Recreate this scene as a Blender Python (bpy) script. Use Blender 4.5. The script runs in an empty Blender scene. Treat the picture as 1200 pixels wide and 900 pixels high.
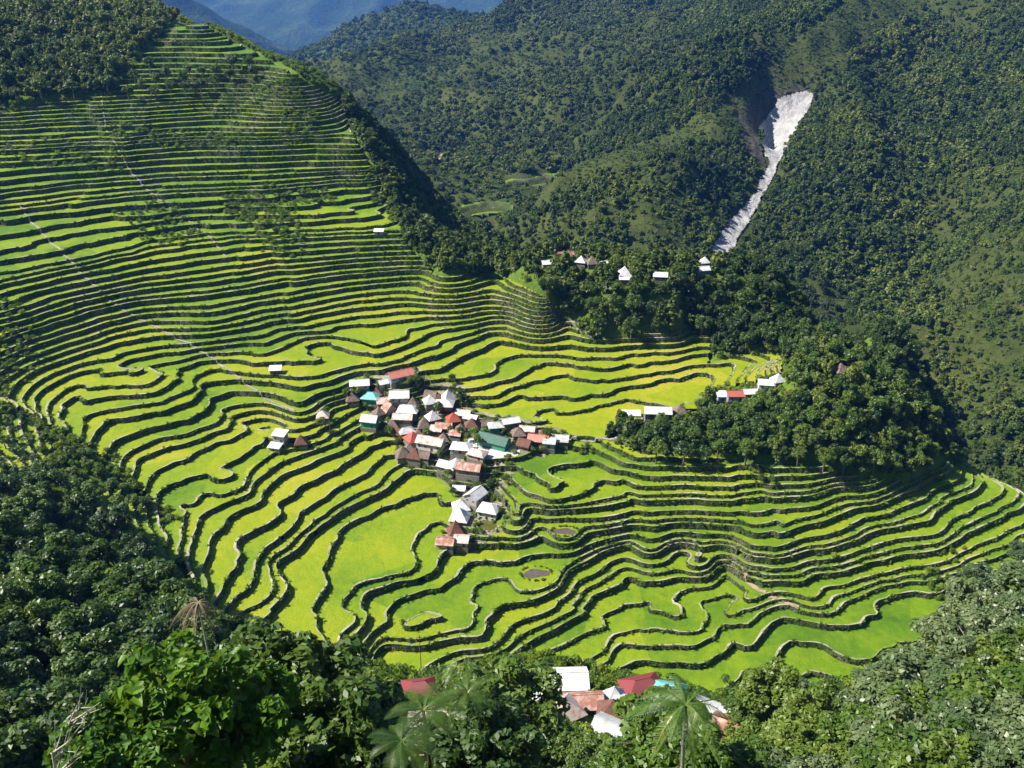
import bpy, math, random
import numpy as np
from mathutils import Vector

# ------------------------------------------------------------------ camera
scene = bpy.context.scene
COL = scene.collection
CAM_H, PITCH, FPX = 190.0, math.radians(26.0), 1100.0
cam_data = bpy.data.cameras.new('camera'); cam = bpy.data.objects.new('camera', cam_data); COL.objects.link(cam)
cam.location = (0, 0, CAM_H); cam.rotation_euler = (math.radians(90) - PITCH, 0, 0)
cam_data.sensor_width = 36.0; cam_data.sensor_fit = 'HORIZONTAL'; cam_data.lens = 36.0 * FPX / 1200.0
cam_data.clip_start = 0.5; cam_data.clip_end = 40000.0
scene.camera = cam

# ------------------------------------------------------------------ sky, sun, exposure
SUN_EL, SUN_AZ = math.radians(48.0), math.radians(-92.0)   # azimuth clockwise from +Y (the view direction): the sun stands to the west
sdir = Vector((math.sin(SUN_AZ) * math.cos(SUN_EL), math.cos(SUN_AZ) * math.cos(SUN_EL), math.sin(SUN_EL)))
world = bpy.data.worlds.new('World'); scene.world = world; world.use_nodes = True
wt = world.node_tree; wt.nodes.clear()
wo = wt.nodes.new('ShaderNodeOutputWorld'); wb = wt.nodes.new('ShaderNodeBackground'); ws = wt.nodes.new('ShaderNodeTexSky')
ws.sky_type = 'NISHITA'; ws.sun_disc = False; ws.sun_elevation = SUN_EL; ws.sun_rotation = SUN_AZ
ws.altitude = 1100; ws.air_density = 1.0; ws.dust_density = 0.6
wb.inputs['Strength'].default_value = 0.05
wt.links.new(ws.outputs[0], wb.inputs[0]); wt.links.new(wb.outputs[0], wo.inputs[0])
sl = bpy.data.lights.new('sun', 'SUN'); sun = bpy.data.objects.new('sun', sl); COL.objects.link(sun)
sl.energy = 4.6; sl.angle = math.radians(0.5); sl.color = (1.0, 0.94, 0.84)
sun.rotation_euler = sdir.to_track_quat('Z', 'Y').to_euler(); sun.location = (-300, 0, 600)
vs = scene.view_settings
scene.display_settings.display_device = 'sRGB'
vs.view_transform = 'Standard'; vs.look = 'None'; vs.gamma = 1.0; vs.use_curve_mapping = False; vs.exposure = 1.4
cy = scene.cycles
cy.max_bounces = 6; cy.diffuse_bounces = 3; cy.glossy_bounces = 2; cy.transmission_bounces = 4; cy.volume_bounces = 1; cy.transparent_max_bounces = 8
cy.use_denoising = True
try: cy.denoiser = 'OPENIMAGEDENOISE'; cy.denoising_prefilter = 'ACCURATE'
except Exception: pass
cy.caustics_reflective = False; cy.caustics_refractive = False; cy.sample_clamp_indirect = 6.0
cy.volume_step_rate = 4.0

# ------------------------------------------------------------------ pixels, noise, smooth surfaces
CP, SP = math.cos(PITCH), math.sin(PITCH)
def ray(u, v):
    a = (u - 600.0) / FPX; b = (450.0 - v) / FPX
    return a, CP + b * SP, -SP + b * CP
def at_z(u, v, z):
    dx, dy, dz = ray(u, v); t = (z - CAM_H) / dz
    return (t * dx, t * dy, z)
def at_y(u, v, Y):
    dx, dy, dz = ray(u, v); t = Y / dy
    return (t * dx, Y, CAM_H + t * dz)
def at_t(u, v, t):
    dx, dy, dz = ray(u, v)
    return (t * dx, t * dy, CAM_H + t * dz)
def project(X, Y, Z):
    Zr = Z - CAM_H
    dep = np.maximum(Y * CP - Zr * SP, 0.5)
    up = Y * SP + Zr * CP
    return 600 + FPX * X / dep, 450 - FPX * up / dep, dep
def in_poly(u, v, poly):
    u = np.asarray(u, float); v = np.asarray(v, float); r = np.zeros(u.shape, bool); n = len(poly); j = n - 1
    for i in range(n):
        xi, yi = poly[i]; xj, yj = poly[j]
        if yi != yj:
            c = ((yi > v) != (yj > v)) & (u < (xj - xi) * (v - yi) / (yj - yi) + xi)
            r ^= c
        j = i
    return r
def _hash(ix, iy, seed):
    h = (ix.astype(np.int64) * 374761393 + iy.astype(np.int64) * 668265263 + seed * 974711) & 0x7fffffff
    h = ((h ^ (h >> 13)) * 1274126177) & 0x7fffffff
    return ((h ^ (h >> 16)) & 0xffff) / 65535.0
def vnoise(x, y, seed=0):
    x = np.asarray(x, float); y = np.asarray(y, float)
    ix = np.floor(x); iy = np.floor(y); fx = x - ix; fy = y - iy
    fx = fx * fx * fx * (fx * (fx * 6 - 15) + 10); fy = fy * fy * fy * (fy * (fy * 6 - 15) + 10)
    a = _hash(ix, iy, seed); b = _hash(ix + 1, iy, seed); c = _hash(ix, iy + 1, seed); d = _hash(ix + 1, iy + 1, seed)
    return (a + (b - a) * fx) * (1 - fy) + (c + (d - c) * fx) * fy
def fbm(x, y, lam, octv=4, seed=0, gain=0.5):
    s = np.zeros(np.shape(x)); amp = 1.0; tot = 0; f = 1.0 / lam
    for o in range(octv):
        c, sn = math.cos(o * 1.1), math.sin(o * 1.1)
        s += amp * (vnoise((x * c - y * sn) * f + 17.3 * o, (x * sn + y * c) * f + 5.1 * o, seed + o) * 2 - 1); tot += amp; amp *= gain; f *= 2
    return s / tot
def ridged(x, y, lam, octv=4, seed=0):
    s = np.zeros(np.shape(x)); amp = 1.0; tot = 0; f = 1.0 / lam
    for o in range(octv):
        c, sn = math.cos(o * 0.9), math.sin(o * 0.9)
        n = vnoise((x * c - y * sn) * f + 3.3 * o, (x * sn + y * c) * f + 9.1 * o, seed + o) * 2 - 1
        s += amp * (1 - 2 * np.abs(n)); tot += amp; amp *= 0.5; f *= 2.1
    return s / tot
class TPS:
    def __init__(self, pts, smooth=0.0, scale=100.0):
        P = np.array(pts, float); self.s = scale; self.P = P[:, :2] / scale; n = len(P)
        D = ((self.P[:, None, :] - self.P[None, :, :]) ** 2).sum(2)
        K = self._k(D) + np.eye(n) * smooth
        A = np.zeros((n + 3, n + 3)); A[:n, :n] = K; A[:n, n] = 1; A[:n, n + 1:] = self.P; A[n, :n] = 1; A[n + 1:, :n] = self.P.T
        self.w = np.linalg.lstsq(A, np.concatenate([P[:, 2], np.zeros(3)]), rcond=None)[0]; self.n = n
    @staticmethod
    def _k(d2): return 0.5 * d2 * np.log(d2 + 1e-9)
    def __call__(self, x, y):
        x = np.asarray(x, float); sh = x.shape; q = np.stack([x.ravel(), np.asarray(y, float).ravel()], 1) / self.s
        out = np.empty(len(q))
        for i in range(0, len(q), 8000):
            c = q[i:i + 8000]
            d = (c[:, None, 0] - self.P[None, :, 0]) ** 2 + (c[:, None, 1] - self.P[None, :, 1]) ** 2
            out[i:i + 8000] = self._k(d) @ self.w[:self.n] + self.w[self.n] + c @ self.w[self.n + 1:]
        return out.reshape(sh)
class Grid:                      # a height field sampled once, looked up bilinearly afterwards
    def __init__(self, f, x0, x1, y0, y1, s):
        self.xs = np.arange(x0, x1 + s, s); self.ys = np.arange(y0, y1 + s, s); self.s = s
        self.X, self.Y = np.meshgrid(self.xs, self.ys); self.Z = f(self.X, self.Y)
    def __call__(self, x, y):
        fx = np.clip((np.asarray(x, float) - self.xs[0]) / self.s, 0, len(self.xs) - 1.001); fy = np.clip((np.asarray(y, float) - self.ys[0]) / self.s, 0, len(self.ys) - 1.001)
        i = fx.astype(int); j = fy.astype(int); a = fx - i; b = fy - j; Z = self.Z
        return (Z[j, i] * (1 - a) + Z[j, i + 1] * a) * (1 - b) + (Z[j + 1, i] * (1 - a) + Z[j + 1, i + 1] * a) * b
def hit(f, u, v, t0, t1, lift=0.0, n=500):        # where the ray through a photo pixel meets the ground f
    dx, dy, dz = ray(u, v); t = np.linspace(t0, t1, n)
    d = CAM_H + t * dz - f(t * dx, t * dy) - lift
    k = np.argmax(d < 0) if (d < 0).any() else n - 1
    if k > 0 and d[k] < 0: tt = t[k - 1] + (t[k] - t[k - 1]) * d[k - 1] / (d[k - 1] - d[k])
    else: tt = t[k]
    return np.array((tt * dx, tt * dy, CAM_H + tt * dz))

# ------------------------------------------------------------------ object helpers
def obj(name, me, parent=None, mat=None, **props):
    o = bpy.data.objects.new(name, me); COL.objects.link(o)
    if parent is not None: o.parent = parent
    if mat is not None and me is not None and not me.materials: me.materials.append(mat)
    for k, v in props.items(): o[k] = v
    return o
def empty(name, loc, rz=0.0, **props):
    o = bpy.data.objects.new(name, None); COL.objects.link(o); o.location = loc; o.rotation_euler = (0, 0, rz); o.empty_display_size = 0.5
    for k, v in props.items(): o[k] = v
    return o
def mesh(name, verts, faces, smooth=False, attrs=None):
    me = bpy.data.meshes.new(name)
    if isinstance(faces, np.ndarray):
        nf, k = faces.shape; v = np.ascontiguousarray(verts, np.float32)
        me.vertices.add(len(v)); me.vertices.foreach_set('co', v.ravel())
        me.loops.add(nf * k); me.loops.foreach_set('vertex_index', np.ascontiguousarray(faces, np.int32).ravel())
        me.polygons.add(nf); me.polygons.foreach_set('loop_start', np.arange(0, nf * k, k, dtype=np.int32))
        try: me.polygons.foreach_set('loop_total', np.full(nf, k, np.int32))
        except Exception: pass
        me.update(calc_edges=True)
    else:
        me.from_pydata([tuple(p) for p in verts], [], [tuple(f) for f in faces]); me.update()
    if smooth: me.polygons.foreach_set('use_smooth', np.ones(len(me.polygons), bool))
    for nm, (dom, arr) in (attrs or {}).items():
        a = me.attributes.new(nm, 'FLOAT', dom); a.data.foreach_set('value', np.ascontiguousarray(arr, np.float32))
    me.validate(); return me

# ------------------------------------------------------------------ materials
MATS = {}
class NT:
    def __init__(self, name):
        self.m = bpy.data.materials.new(name); self.m.use_nodes = True; self.t = self.m.node_tree; self.t.nodes.clear()
        self.out = self.n('ShaderNodeOutputMaterial'); MATS[name] = self.m
    def n(self, typ, **kw):
        nd = self.t.nodes.new(typ)
        for k, v in kw.items(): setattr(nd, k, v)
        return nd
    def l(self, a, b): self.t.links.new(a, b)
    def pos(self): return self.n('ShaderNodeNewGeometry').outputs['Position']
    def objco(self): return self.n('ShaderNodeTexCoord').outputs['Object']
    def noise(self, co, scale, detail=3.0, rough=0.55, stretch=None):
        if stretch:
            mp = self.n('ShaderNodeMapping'); mp.inputs['Scale'].default_value = stretch; self.l(co, mp.inputs[0]); co = mp.outputs[0]
        nd = self.n('ShaderNodeTexNoise'); nd.inputs['Scale'].default_value = scale; nd.inputs['Detail'].default_value = detail; nd.inputs['Roughness'].default_value = rough
        self.l(co, nd.inputs['Vector']); return nd.outputs['Fac']
    def ramp(self, fac, stops):
        r = self.n('ShaderNodeValToRGB'); e = r.color_ramp.elements
        while len(e) > 1: e.remove(e[-1])
        for i, (p, c) in enumerate(stops):
            x = e[0] if i == 0 else e.new(p)
            x.position = p; x.color = (*c, 1) if len(c) == 3 else c
        self.l(fac, r.inputs[0]); return r.outputs[0]
    def mix(self, fac, a, b, typ='MIX'):
        m = self.n('ShaderNodeMix', data_type='RGBA', blend_type=typ)
        for s, v in ((m.inputs[0], fac), (m.inputs[6], a), (m.inputs[7], b)):
            if isinstance(v, (int, float)): s.default_value = v
            elif isinstance(v, tuple): s.default_value = (*v, 1)
            else: self.l(v, s)
        return m.outputs[2]
    def math(self, op, a, b=0.0):
        m = self.n('ShaderNodeMath', operation=op)
        for s, v in ((m.inputs[0], a), (m.inputs[1], b)):
            if isinstance(v, (int, float)): s.default_value = v
            else: self.l(v, s)
        return m.outputs[0]
    def attr(self, name, kind='GEOMETRY'):
        return self.n('ShaderNodeAttribute', attribute_name=name, attribute_type=kind).outputs['Fac']
    def bump(self, h, strength, dist):
        b = self.n('ShaderNodeBump'); b.inputs['Strength'].default_value = strength; b.inputs['Distance'].default_value = dist
        self.l(h, b.inputs['Height']); return b.outputs[0]
    def bsdf(self, col, rough=0.8, spec=0.3, normal=None, metallic=0.0, translucent=0.0, tcol=None):
        p = self.n('ShaderNodeBsdfPrincipled')
        if isinstance(col, tuple): p.inputs['Base Color'].default_value = (*col, 1)
        else: self.l(col, p.inputs['Base Color'])
        p.inputs['Roughness'].default_value = rough; p.inputs['Specular IOR Level'].default_value = spec; p.inputs['Metallic'].default_value = metallic
        if normal is not None: self.l(normal, p.inputs['Normal'])
        sh = p.outputs[0]
        if translucent > 0:
            tr = self.n('ShaderNodeBsdfTranslucent'); c = tcol if tcol is not None else col
            if isinstance(c, tuple): tr.inputs[0].default_value = (*c, 1)
            else: self.l(c, tr.inputs[0])
            ms = self.n('ShaderNodeMixShader'); ms.inputs[0].default_value = translucent
            self.l(sh, ms.inputs[1]); self.l(tr.outputs[0], ms.inputs[2]); sh = ms.outputs[0]
        self.l(sh, self.out.inputs['Surface']); return self.m

def mat_rice():
    t = NT('rice'); p = t.pos(); r = t.attr('ripe')
    n1 = t.noise(p, 0.035, 3); n2 = t.noise(p, 0.35, 4, 0.65); n3 = t.noise(p, 2.2, 3, 0.7)
    vo = t.n('ShaderNodeTexVoronoi', feature='F1', voronoi_dimensions='2D'); vo.inputs['Scale'].default_value = 0.042
    wp = t.mix(0.012, p, t.n('ShaderNodeTexNoise').outputs['Color'], 'ADD'); t.l(wp, vo.inputs['Vector'])
    sx = t.n('ShaderNodeSeparateColor'); t.l(vo.outputs['Color'], sx.inputs[0]); r = t.math('ADD', r, t.math('MULTIPLY', t.math('SUBTRACT', sx.outputs[0], 0.5), 0.24))
    f = t.math('ADD', r, t.math('MULTIPLY', t.math('SUBTRACT', n1, 0.5), 0.75))
    f = t.math('ADD', f, t.math('MULTIPLY', t.math('SUBTRACT', n2, 0.5), 0.5))
    c = t.ramp(f, [(0.0, (0.03, 0.085, 0.002)), (0.25, (0.07, 0.15, 0.002)), (0.5, (0.155, 0.23, 0.002)), (0.75, (0.245, 0.275, 0.003)), (1.0, (0.34, 0.31, 0.025))])
    c = t.mix(t.ramp(n3, [(0.3, (0.45,) * 3), (0.62, (0, 0, 0))]), c, (0.06, 0.11, 0.006))
    nrm = t.bump(t.math('ADD', n3, t.math('MULTIPLY', n2, 1.5)), 0.8, 0.35)
    return t.bsdf(c, 0.65, 0.2, nrm)
def mat_wall():
    t = NT('terrace_stone'); p = t.pos()
    n1 = t.noise(p, 0.09, 4); n2 = t.noise(p, 0.9, 4, 0.7)
    v = t.n('ShaderNodeTexVoronoi', feature='F1'); v.inputs['Scale'].default_value = 1.6; t.l(p, v.inputs['Vector'])
    stone = t.ramp(v.outputs['Distance'], [(0.0, (0.20, 0.18, 0.145)), (0.45, (0.14, 0.125, 0.10)), (0.62, (0.04, 0.038, 0.03))])
    weeds = t.ramp(n2, [(0.35, (0.02, 0.035, 0.008)), (0.7, (0.055, 0.09, 0.012))])
    f = t.ramp(t.math('ADD', t.math('MULTIPLY', n1, 0.6), t.math('MULTIPLY', n2, 0.4)), [(0.42, (0, 0, 0)), (0.52, (1, 1, 1))])
    c = t.mix(f, stone, weeds)
    return t.bsdf(c, 0.9, 0.2, t.bump(t.math('ADD', v.outputs['Distance'], n2), 0.9, 0.3))
def mat_bund():
    t = NT('bund_earth'); p = t.pos(); n1 = t.noise(p, 0.06, 4); n2 = t.noise(p, 0.8, 4, 0.7)
    earth = t.ramp(n2, [(0.3, (0.20, 0.18, 0.13)), (0.7, (0.40, 0.37, 0.30))]); grass = t.ramp(n2, [(0.3, (0.06, 0.12, 0.01)), (0.7, (0.17, 0.22, 0.03))])
    f = t.ramp(t.math('ADD', t.math('MULTIPLY', n1, 0.55), t.math('MULTIPLY', n2, 0.45)), [(0.44, (0, 0, 0)), (0.56, (1, 1, 1))])
    return t.bsdf(t.mix(f, earth, grass), 0.9, 0.2, t.bump(n2, 0.6, 0.2))
def mat_ground(name, cols, s1=0.03, s2=0.4, bump=0.8, dist=0.6):
    t = NT(name); p = t.pos(); n1 = t.noise(p, s1, 5, 0.6); n2 = t.noise(p, s2, 4, 0.7)
    f = t.math('ADD', t.math('MULTIPLY', n1, 0.6), t.math('MULTIPLY', n2, 0.4))
    k = len(cols); c = t.ramp(f, [(0.3 + 0.4 * i / (k - 1), cols[i]) for i in range(k)])
    return t.bsdf(c, 0.95, 0.1, t.bump(n2, bump, dist))
mat_rice(); mat_wall(); mat_bund()
mat_ground('hill_grass', [(0.025, 0.05, 0.008), (0.05, 0.09, 0.012), (0.085, 0.13, 0.016), (0.12, 0.15, 0.03)])
mat_ground('village_earth', [(0.16, 0.13, 0.09), (0.28, 0.24, 0.18), (0.11, 0.13, 0.05), (0.40, 0.36, 0.30)], 0.12, 0.9, 0.4, 0.2)
mat_ground('mountain_scrub', [(0.014, 0.024, 0.006), (0.028, 0.042, 0.009), (0.05, 0.062, 0.014), (0.075, 0.078, 0.024)], 0.012, 0.16, 1.0, 2.5)
mat_ground('far_forest', [(0.012, 0.024, 0.008), (0.03, 0.05, 0.014), (0.075, 0.10, 0.03)], 0.003, 0.03, 1.0, 25.0)
mat_ground('landslide_rock', [(0.13, 0.127, 0.122), (0.27, 0.265, 0.26), (0.38, 0.375, 0.37), (0.19, 0.18, 0.165)], 0.09, 0.6, 1.0, 1.5)
mat_ground('bare_soil', [(0.22, 0.15, 0.10), (0.32, 0.24, 0.17), (0.14, 0.12, 0.06)], 0.1, 0.6, 0.6, 0.4)
mat_ground('concrete', [(0.38, 0.36, 0.33), (0.46, 0.44, 0.41), (0.52, 0.50, 0.46)], 0.08, 0.8, 0.2, 0.05)
mat_ground('path_stone', [(0.12, 0.12, 0.07), (0.24, 0.22, 0.17), (0.36, 0.33, 0.28)], 0.2, 1.4, 0.6, 0.15)
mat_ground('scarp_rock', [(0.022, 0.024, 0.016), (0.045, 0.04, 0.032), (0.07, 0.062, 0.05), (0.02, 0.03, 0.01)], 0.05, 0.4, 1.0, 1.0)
# ------------------------------------------------------------------ the amphitheatre: control points traced along terrace walls (each a line of one height)
CT = []
def iso(z, pts): CT.extend(at_z(u, v, z) for u, v in pts)
iso(125, [(240, 28), (215, 24)]); iso(112, [(205, 62), (300, 62)]); iso(106, [(345, 83)])
iso(115, [(0, 60), (100, 56)]); iso(135, [(0, 5), (150, 0)])
iso(93, [(0, 120), (150, 113), (300, 110)]); iso(89, [(390, 116)]); iso(74, [(0, 176), (150, 169), (300, 165), (400, 161), (424, 161)])
iso(57, [(0, 238), (100, 225), (200, 217), (300, 213), (400, 207), (447, 203)])
iso(36, [(0, 355), (100, 330), (200, 312), (300, 298), (400, 290), (480, 286)])
iso(22, [(50, 403), (100, 387), (170, 372), (233, 370), (287, 361), (400, 338), (493, 330), (580, 330)])
iso(29, [(520, 317)]); iso(27, [(610, 325)]); iso(24, [(645, 345)]); iso(15, [(672, 362)])
iso(11, [(57, 477), (83, 457), (147, 443), (253, 420), (300, 425), (363, 405), (400, 405), (460, 397), (500, 382), (550, 377), (600, 373), (653, 374)])
iso(5, [(123, 510), (187, 488), (233, 473), (280, 457), (347, 470), (397, 452), (440, 442), (493, 430), (540, 415), (567, 404), (610, 400), (690, 402), (760, 399), (828, 392)])
iso(-1, [(157, 557), (163, 540), (187, 530), (250, 510), (320, 490), (390, 477), (435, 462), (500, 460), (545, 462), (580, 457), (612, 446), (660, 434), (720, 435), (780, 428), (830, 418)])
iso(-5, [(193, 593), (213, 572), (283, 563), (333, 530), (390, 510), (430, 493), (480, 485), (540, 482), (573, 487), (613, 474), (650, 469), (690, 471), (760, 463), (815, 450)])
iso(-6.5, [(640, 505), (700, 494), (755, 484)])
iso(-9, [(233, 663), (240, 630), (277, 600), (330, 565), (400, 532), (440, 512), (475, 508), (520, 512), (570, 525), (620, 527), (690, 532)])
iso(-14, [(267, 725), (297, 705), (313, 667), (333, 643), (383, 602), (437, 567), (472, 540), (520, 542), (560, 548), (590, 570)])
iso(-17, [(303, 733), (333, 663), (370, 630), (400, 612), (445, 590), (490, 560), (530, 570)])
iso(-19, [(400, 690), (427, 670), (450, 630), (500, 600), (535, 590), (575, 600), (620, 610), (655, 612)])
iso(-21, [(420, 733), (413, 703), (430, 687), (483, 680), (503, 650), (515, 630), (545, 635), (590, 630)])
iso(-24, [(477, 735), (472, 706), (493, 697), (533, 682), (550, 655), (600, 650), (640, 660)])
iso(-27, [(563, 750), (567, 722), (630, 700), (660, 685), (697, 663), (735, 640)])
iso(-31, [(600, 747), (633, 730), (677, 713), (693, 692), (737, 668), (785, 672), (805, 655)])
iso(-35, [(680, 738), (713, 726), (767, 708), (800, 706), (815, 690), (850, 672)])
iso(-33, [(607, 765)]); iso(-36, [(687, 766)]); iso(-37, [(713, 760), (800, 738), (850, 727)])
iso(-26, [(450, 746)]); iso(-29, [(450, 775)]); iso(-34.5, [(560, 785)]); iso(-38, [(700, 785)]); iso(-39, [(800, 770)]); iso(-38.5, [(640, 805)]); iso(-41, [(760, 810)]); iso(-42, [(880, 780)])
iso(-8, [(760, 546), (800, 547), (890, 549), (970, 547)]); iso(-11, [(600, 593), (647, 580), (655, 555), (693, 542)])
iso(-12.5, [(680, 577), (730, 567), (800, 568), (890, 568), (973, 560), (1030, 553)])
iso(-18, [(720, 605), (800, 598), (927, 594), (987, 580), (1050, 566), (1090, 548)])
iso(-23, [(760, 633), (817, 640), (880, 636), (927, 631), (987, 614), (1053, 590), (1100, 566), (1122, 540)])
iso(-28, [(833, 650), (877, 657), (967, 648), (1010, 638), (1097, 617), (1140, 585), (1160, 565)])
iso(-31.5, [(900, 673), (953, 664), (1013, 652), (1113, 628), (1160, 602), (1195, 575)])
iso(-35, [(880, 700), (947, 697), (967, 684), (1030, 671), (1120, 650), (1190, 615)])
iso(-39, [(890, 722), (927, 713), (1030, 693), (1077, 690), (1160, 665)])
iso(-41, [(940, 735), (1040, 730), (1110, 725)]); iso(-43.5, [(920, 770), (1000, 790), (1080, 770)])
# wooded knoll, wooded ridge behind it and the drop into the gorge
iso(-6, [(720, 515), (850, 535)]); iso(-4, [(770, 482), (800, 490)]); iso(1, [(860, 464)]); iso(5, [(900, 451)]); iso(15, [(985, 437), (940, 440)]); iso(8, [(1045, 450), (960, 480)]); iso(-2, [(900, 510), (1000, 520), (1075, 480)])
iso(14, [(930, 420)]); iso(-1, [(870, 428)]); iso(2, [(915, 420)]); iso(9, [(720, 388), (800, 378)]); iso(14, [(700, 372)]); iso(33, [(640, 302), (690, 305)]); iso(29, [(760, 315), (830, 318)]); iso(24, [(720, 345), (800, 345)]); iso(12, [(880, 372)]); iso(16, [(940, 340)]); iso(6, [(960, 392)]); iso(-4, [(1040, 380)])
CT += [(215, 385, -45), (230, 420, -75), (160, 450, -18), (175, 490, -60), (260, 330, -55), (240, 360, -50), (20, 540, -2), (100, 530, -10), (60, 600, -55), (200, 530, -95), (120, 640, -90), (0, 640, -35), (320, 400, -110), (300, 480, -130), (280, 300, -48), (350, 300, -60), (400, 500, -140)]
# hill end in its own shade, behind the terraces' edge
CT += [at_y(440, 146, 665), at_y(490, 212, 650), at_y(555, 272, 625), at_y(620, 300, 600), at_y(500, 250, 595), at_y(545, 300, 560), at_y(585, 312, 550), at_y(470, 215, 605)]
CT += [(-60, 740, -20), (-20, 720, -50), (40, 700, -80), (-120, 790, 20), (-200, 800, 80), (-300, 820, 130), (-420, 780, 140), (-420, 600, 108), (-420, 500, 75), (-400, 400, 50), (-330, 330, 38), (-240, 745, 122), (-150, 730, 78)]
# the near slope below the viewpoint
CT += [(0, -20, 190), (0, 4, 184), (0, 25, 128), (0, 60, 92), (0, 100, 68), (0, 140, 44), (14, 178, 20), (30, 170, 22), (-20, 178, 20), (45, 175, 22), (5, 205, 4), (0, 230, -32),
       (-91, 166, 60), (-150, 150, 80), (-60, 110, 74), (-40, 60, 94), (-110, 60, 108), (-80, 15, 145), (-40, 20, 135), (-75, 205, 12), (-50, 215, -8), (-100, 225, 8), (-150, 255, 16), (-171, 280, 20), (-170, 215, 42), (-205, 325, 20), (-240, 250, 45), (-250, 120, 110),
       (90, 144, 66), (60, 165, 22), (80, 190, -8), (118, 190, 12), (118, 215, -34), (150, 195, 22), (150, 222, -25), (80, 220, -38), (60, 100, 76), (50, 60, 94), (110, 60, 104), (40, 20, 135), (80, 15, 145), (170, 170, 65), (190, 215, 5), (205, 240, -28), (230, 100, 115), (260, 220, 20), (330, 180, 60), (-420, 200, 120), (-420, 60, 170), (420, 60, 170)]
T0 = TPS(CT, smooth=0.0012)
TERR_POLY = [(0, 132), (60, 112), (130, 108), (165, 62), (195, 30), (240, 28), (300, 60), (400, 115), (412, 150), (440, 200), (478, 283), (512, 318), (612, 325), (640, 347), (692, 397), (760, 391), (836, 385), (832, 425), (862, 412), (922, 414), (915, 440), (845, 455), (820, 478), (750, 492), (712, 512), (755, 528), (970, 541), (1010, 556), (1060, 561), (1120, 536), (1230, 560), (1230, 640), (1140, 700), (1120, 780), (1010, 850), (880, 835), (760, 815), (600, 810), (430, 782), (262, 742), (225, 690), (196, 612), (150, 562), (100, 520), (60, 500), (20, 480), (-30, 470), (-60, 300), (-40, 140)]
VILLAGE_POLY = [(404, 447), (440, 434), (490, 428), (500, 445), (540, 450), (560, 482), (600, 490), (655, 503), (668, 518), (640, 532), (604, 542), (590, 575), (596, 600), (588, 624), (555, 646), (508, 642), (524, 612), (538, 588), (522, 568), (506, 552), (466, 546), (462, 508), (436, 500), (428, 478), (408, 468)]
YARD_POLY = [(545, 512), (612, 522), (608, 532), (582, 548), (560, 540), (545, 530)]
SHOULDERS = []                     # rocky shoulders of the near slope that carry the closest plants
for u_, v_, t_, d_, r_ in [(215, 845, 66, 7.0, 7), (285, 862, 62, 6.5, 5), (140, 890, 58, 5.0, 4), (496, 832, 70, 9, 2), (470, 868, 64, 7, 2), (548, 812, 92, 10, 2), (803, 826, 62, 11, 3), (815, 885, 72, 4, 3), (562, 795, 112, 10, 3), (536, 782, 120, 12, 3), (75, 842, 55, 6, 3)]:
    p_ = at_t(u_, v_, t_); SHOULDERS.append((p_[0], p_[1], p_[2] - d_, r_))
def height0(x, y):
    h = T0(x, y)
    near = 1 / (1 + np.exp((y - 215) / 12.0))
    h = h + near * fbm(x, y, 30, 4, 11) * 3.0
    for bx, by, bz, br in SHOULDERS: h = np.maximum(h, bz - 2.4 * np.maximum(0, np.hypot(x - bx, y - by) - br))
    return h
GX0, GX1, GY0, GY1, GS = -375.0, 270.0, 205.0, 790.0, 1.6
G0 = Grid(height0, -460, 430, -30, 840, 3.0)
GT = Grid(T0, GX0, GX1, GY0, GY1, GS)
rng = np.random.RandomState(7)
zs = [-62.0]
while zs[-1] < 170: zs.append(zs[-1] + (2.0 if zs[-1] > 30 else 1.8) * rng.uniform(0.58, 1.45))
ZLEV = np.array(zs)
pu, pv, _ = project(GT.X, GT.Y, GT.Z)
def in_terr(u, v): return in_poly(u, v, TERR_POLY) | in_poly(u, v, [(-30, 476), (45, 498), (66, 530), (40, 556), (-30, 560)]) | in_poly(u, v, [(108, 578), (150, 566), (197, 612), (218, 655), (200, 662), (150, 638), (114, 612)])
MASK = in_terr(pu, pv) & (GT.Y < 760) & (GT.Y > 228) & (GT.Z > -50)
# sectors: neighbouring families of terraces whose walls do not line up; the edge between two is a stair or a stone drain
SEEDS = np.array([at_z(*p)[:2] for p in [(60, 300, 45), (60, 170, 76), (60, 410, 22), (180, 370, 26), (190, 190, 66), (150, 460, 8), (260, 300, 38), (280, 130, 90), (230, 540, -2), (380, 260, 45), (390, 170, 74), (300, 420, 10), (300, 620, -10), (430, 350, 18), (400, 560, -12), (380, 680, -18), (520, 380, 10), (520, 620, -20), (600, 420, 0), (650, 370, 14), (690, 470, -6), (780, 410, 0), (640, 560, -12), (700, 640, -26), (600, 720, -30), (800, 570, -12), (820, 680, -33), (930, 600, -19), (960, 690, -36), (1060, 620, -28), (1150, 590, -28), (560, 775, -40), (760, 780, -43), (1000, 770, -42)]])
wx = GT.X + fbm(GT.X, GT.Y, 40, 2, 3) * 16; wy = GT.Y + fbm(GT.X, GT.Y, 40, 2, 4) * 16
d2 = (wx[..., None] - SEEDS[:, 0]) ** 2 + (wy[..., None] - SEEDS[:, 1]) ** 2
CELL = np.argmin(d2, axis=2)
OFFS = rng.uniform(-0.75, 0.75, len(SEEDS))
gy_, gx_ = np.gradient(GT.Z, GS); slope = np.hypot(gx_, gy_)
wamp = np.clip(0.55 + 1.2 * np.clip(0.35 - slope, 0, 0.35), 0.5, 1.0) * np.clip(slope / 0.13, 0.4, 1)
OF = OFFS[CELL]
for _i in range(2):
    q_ = np.pad(OF, 1, mode='edge'); OF = (q_[:-2, 1:-1] + q_[2:, 1:-1] + q_[1:-1, :-2] + q_[1:-1, 2:] + 2 * q_[1:-1, 1:-1]) / 6
S2 = np.stack([rng.uniform(GX0, GX1, 130), rng.uniform(GY0, GY1, 130)], 1)
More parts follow.
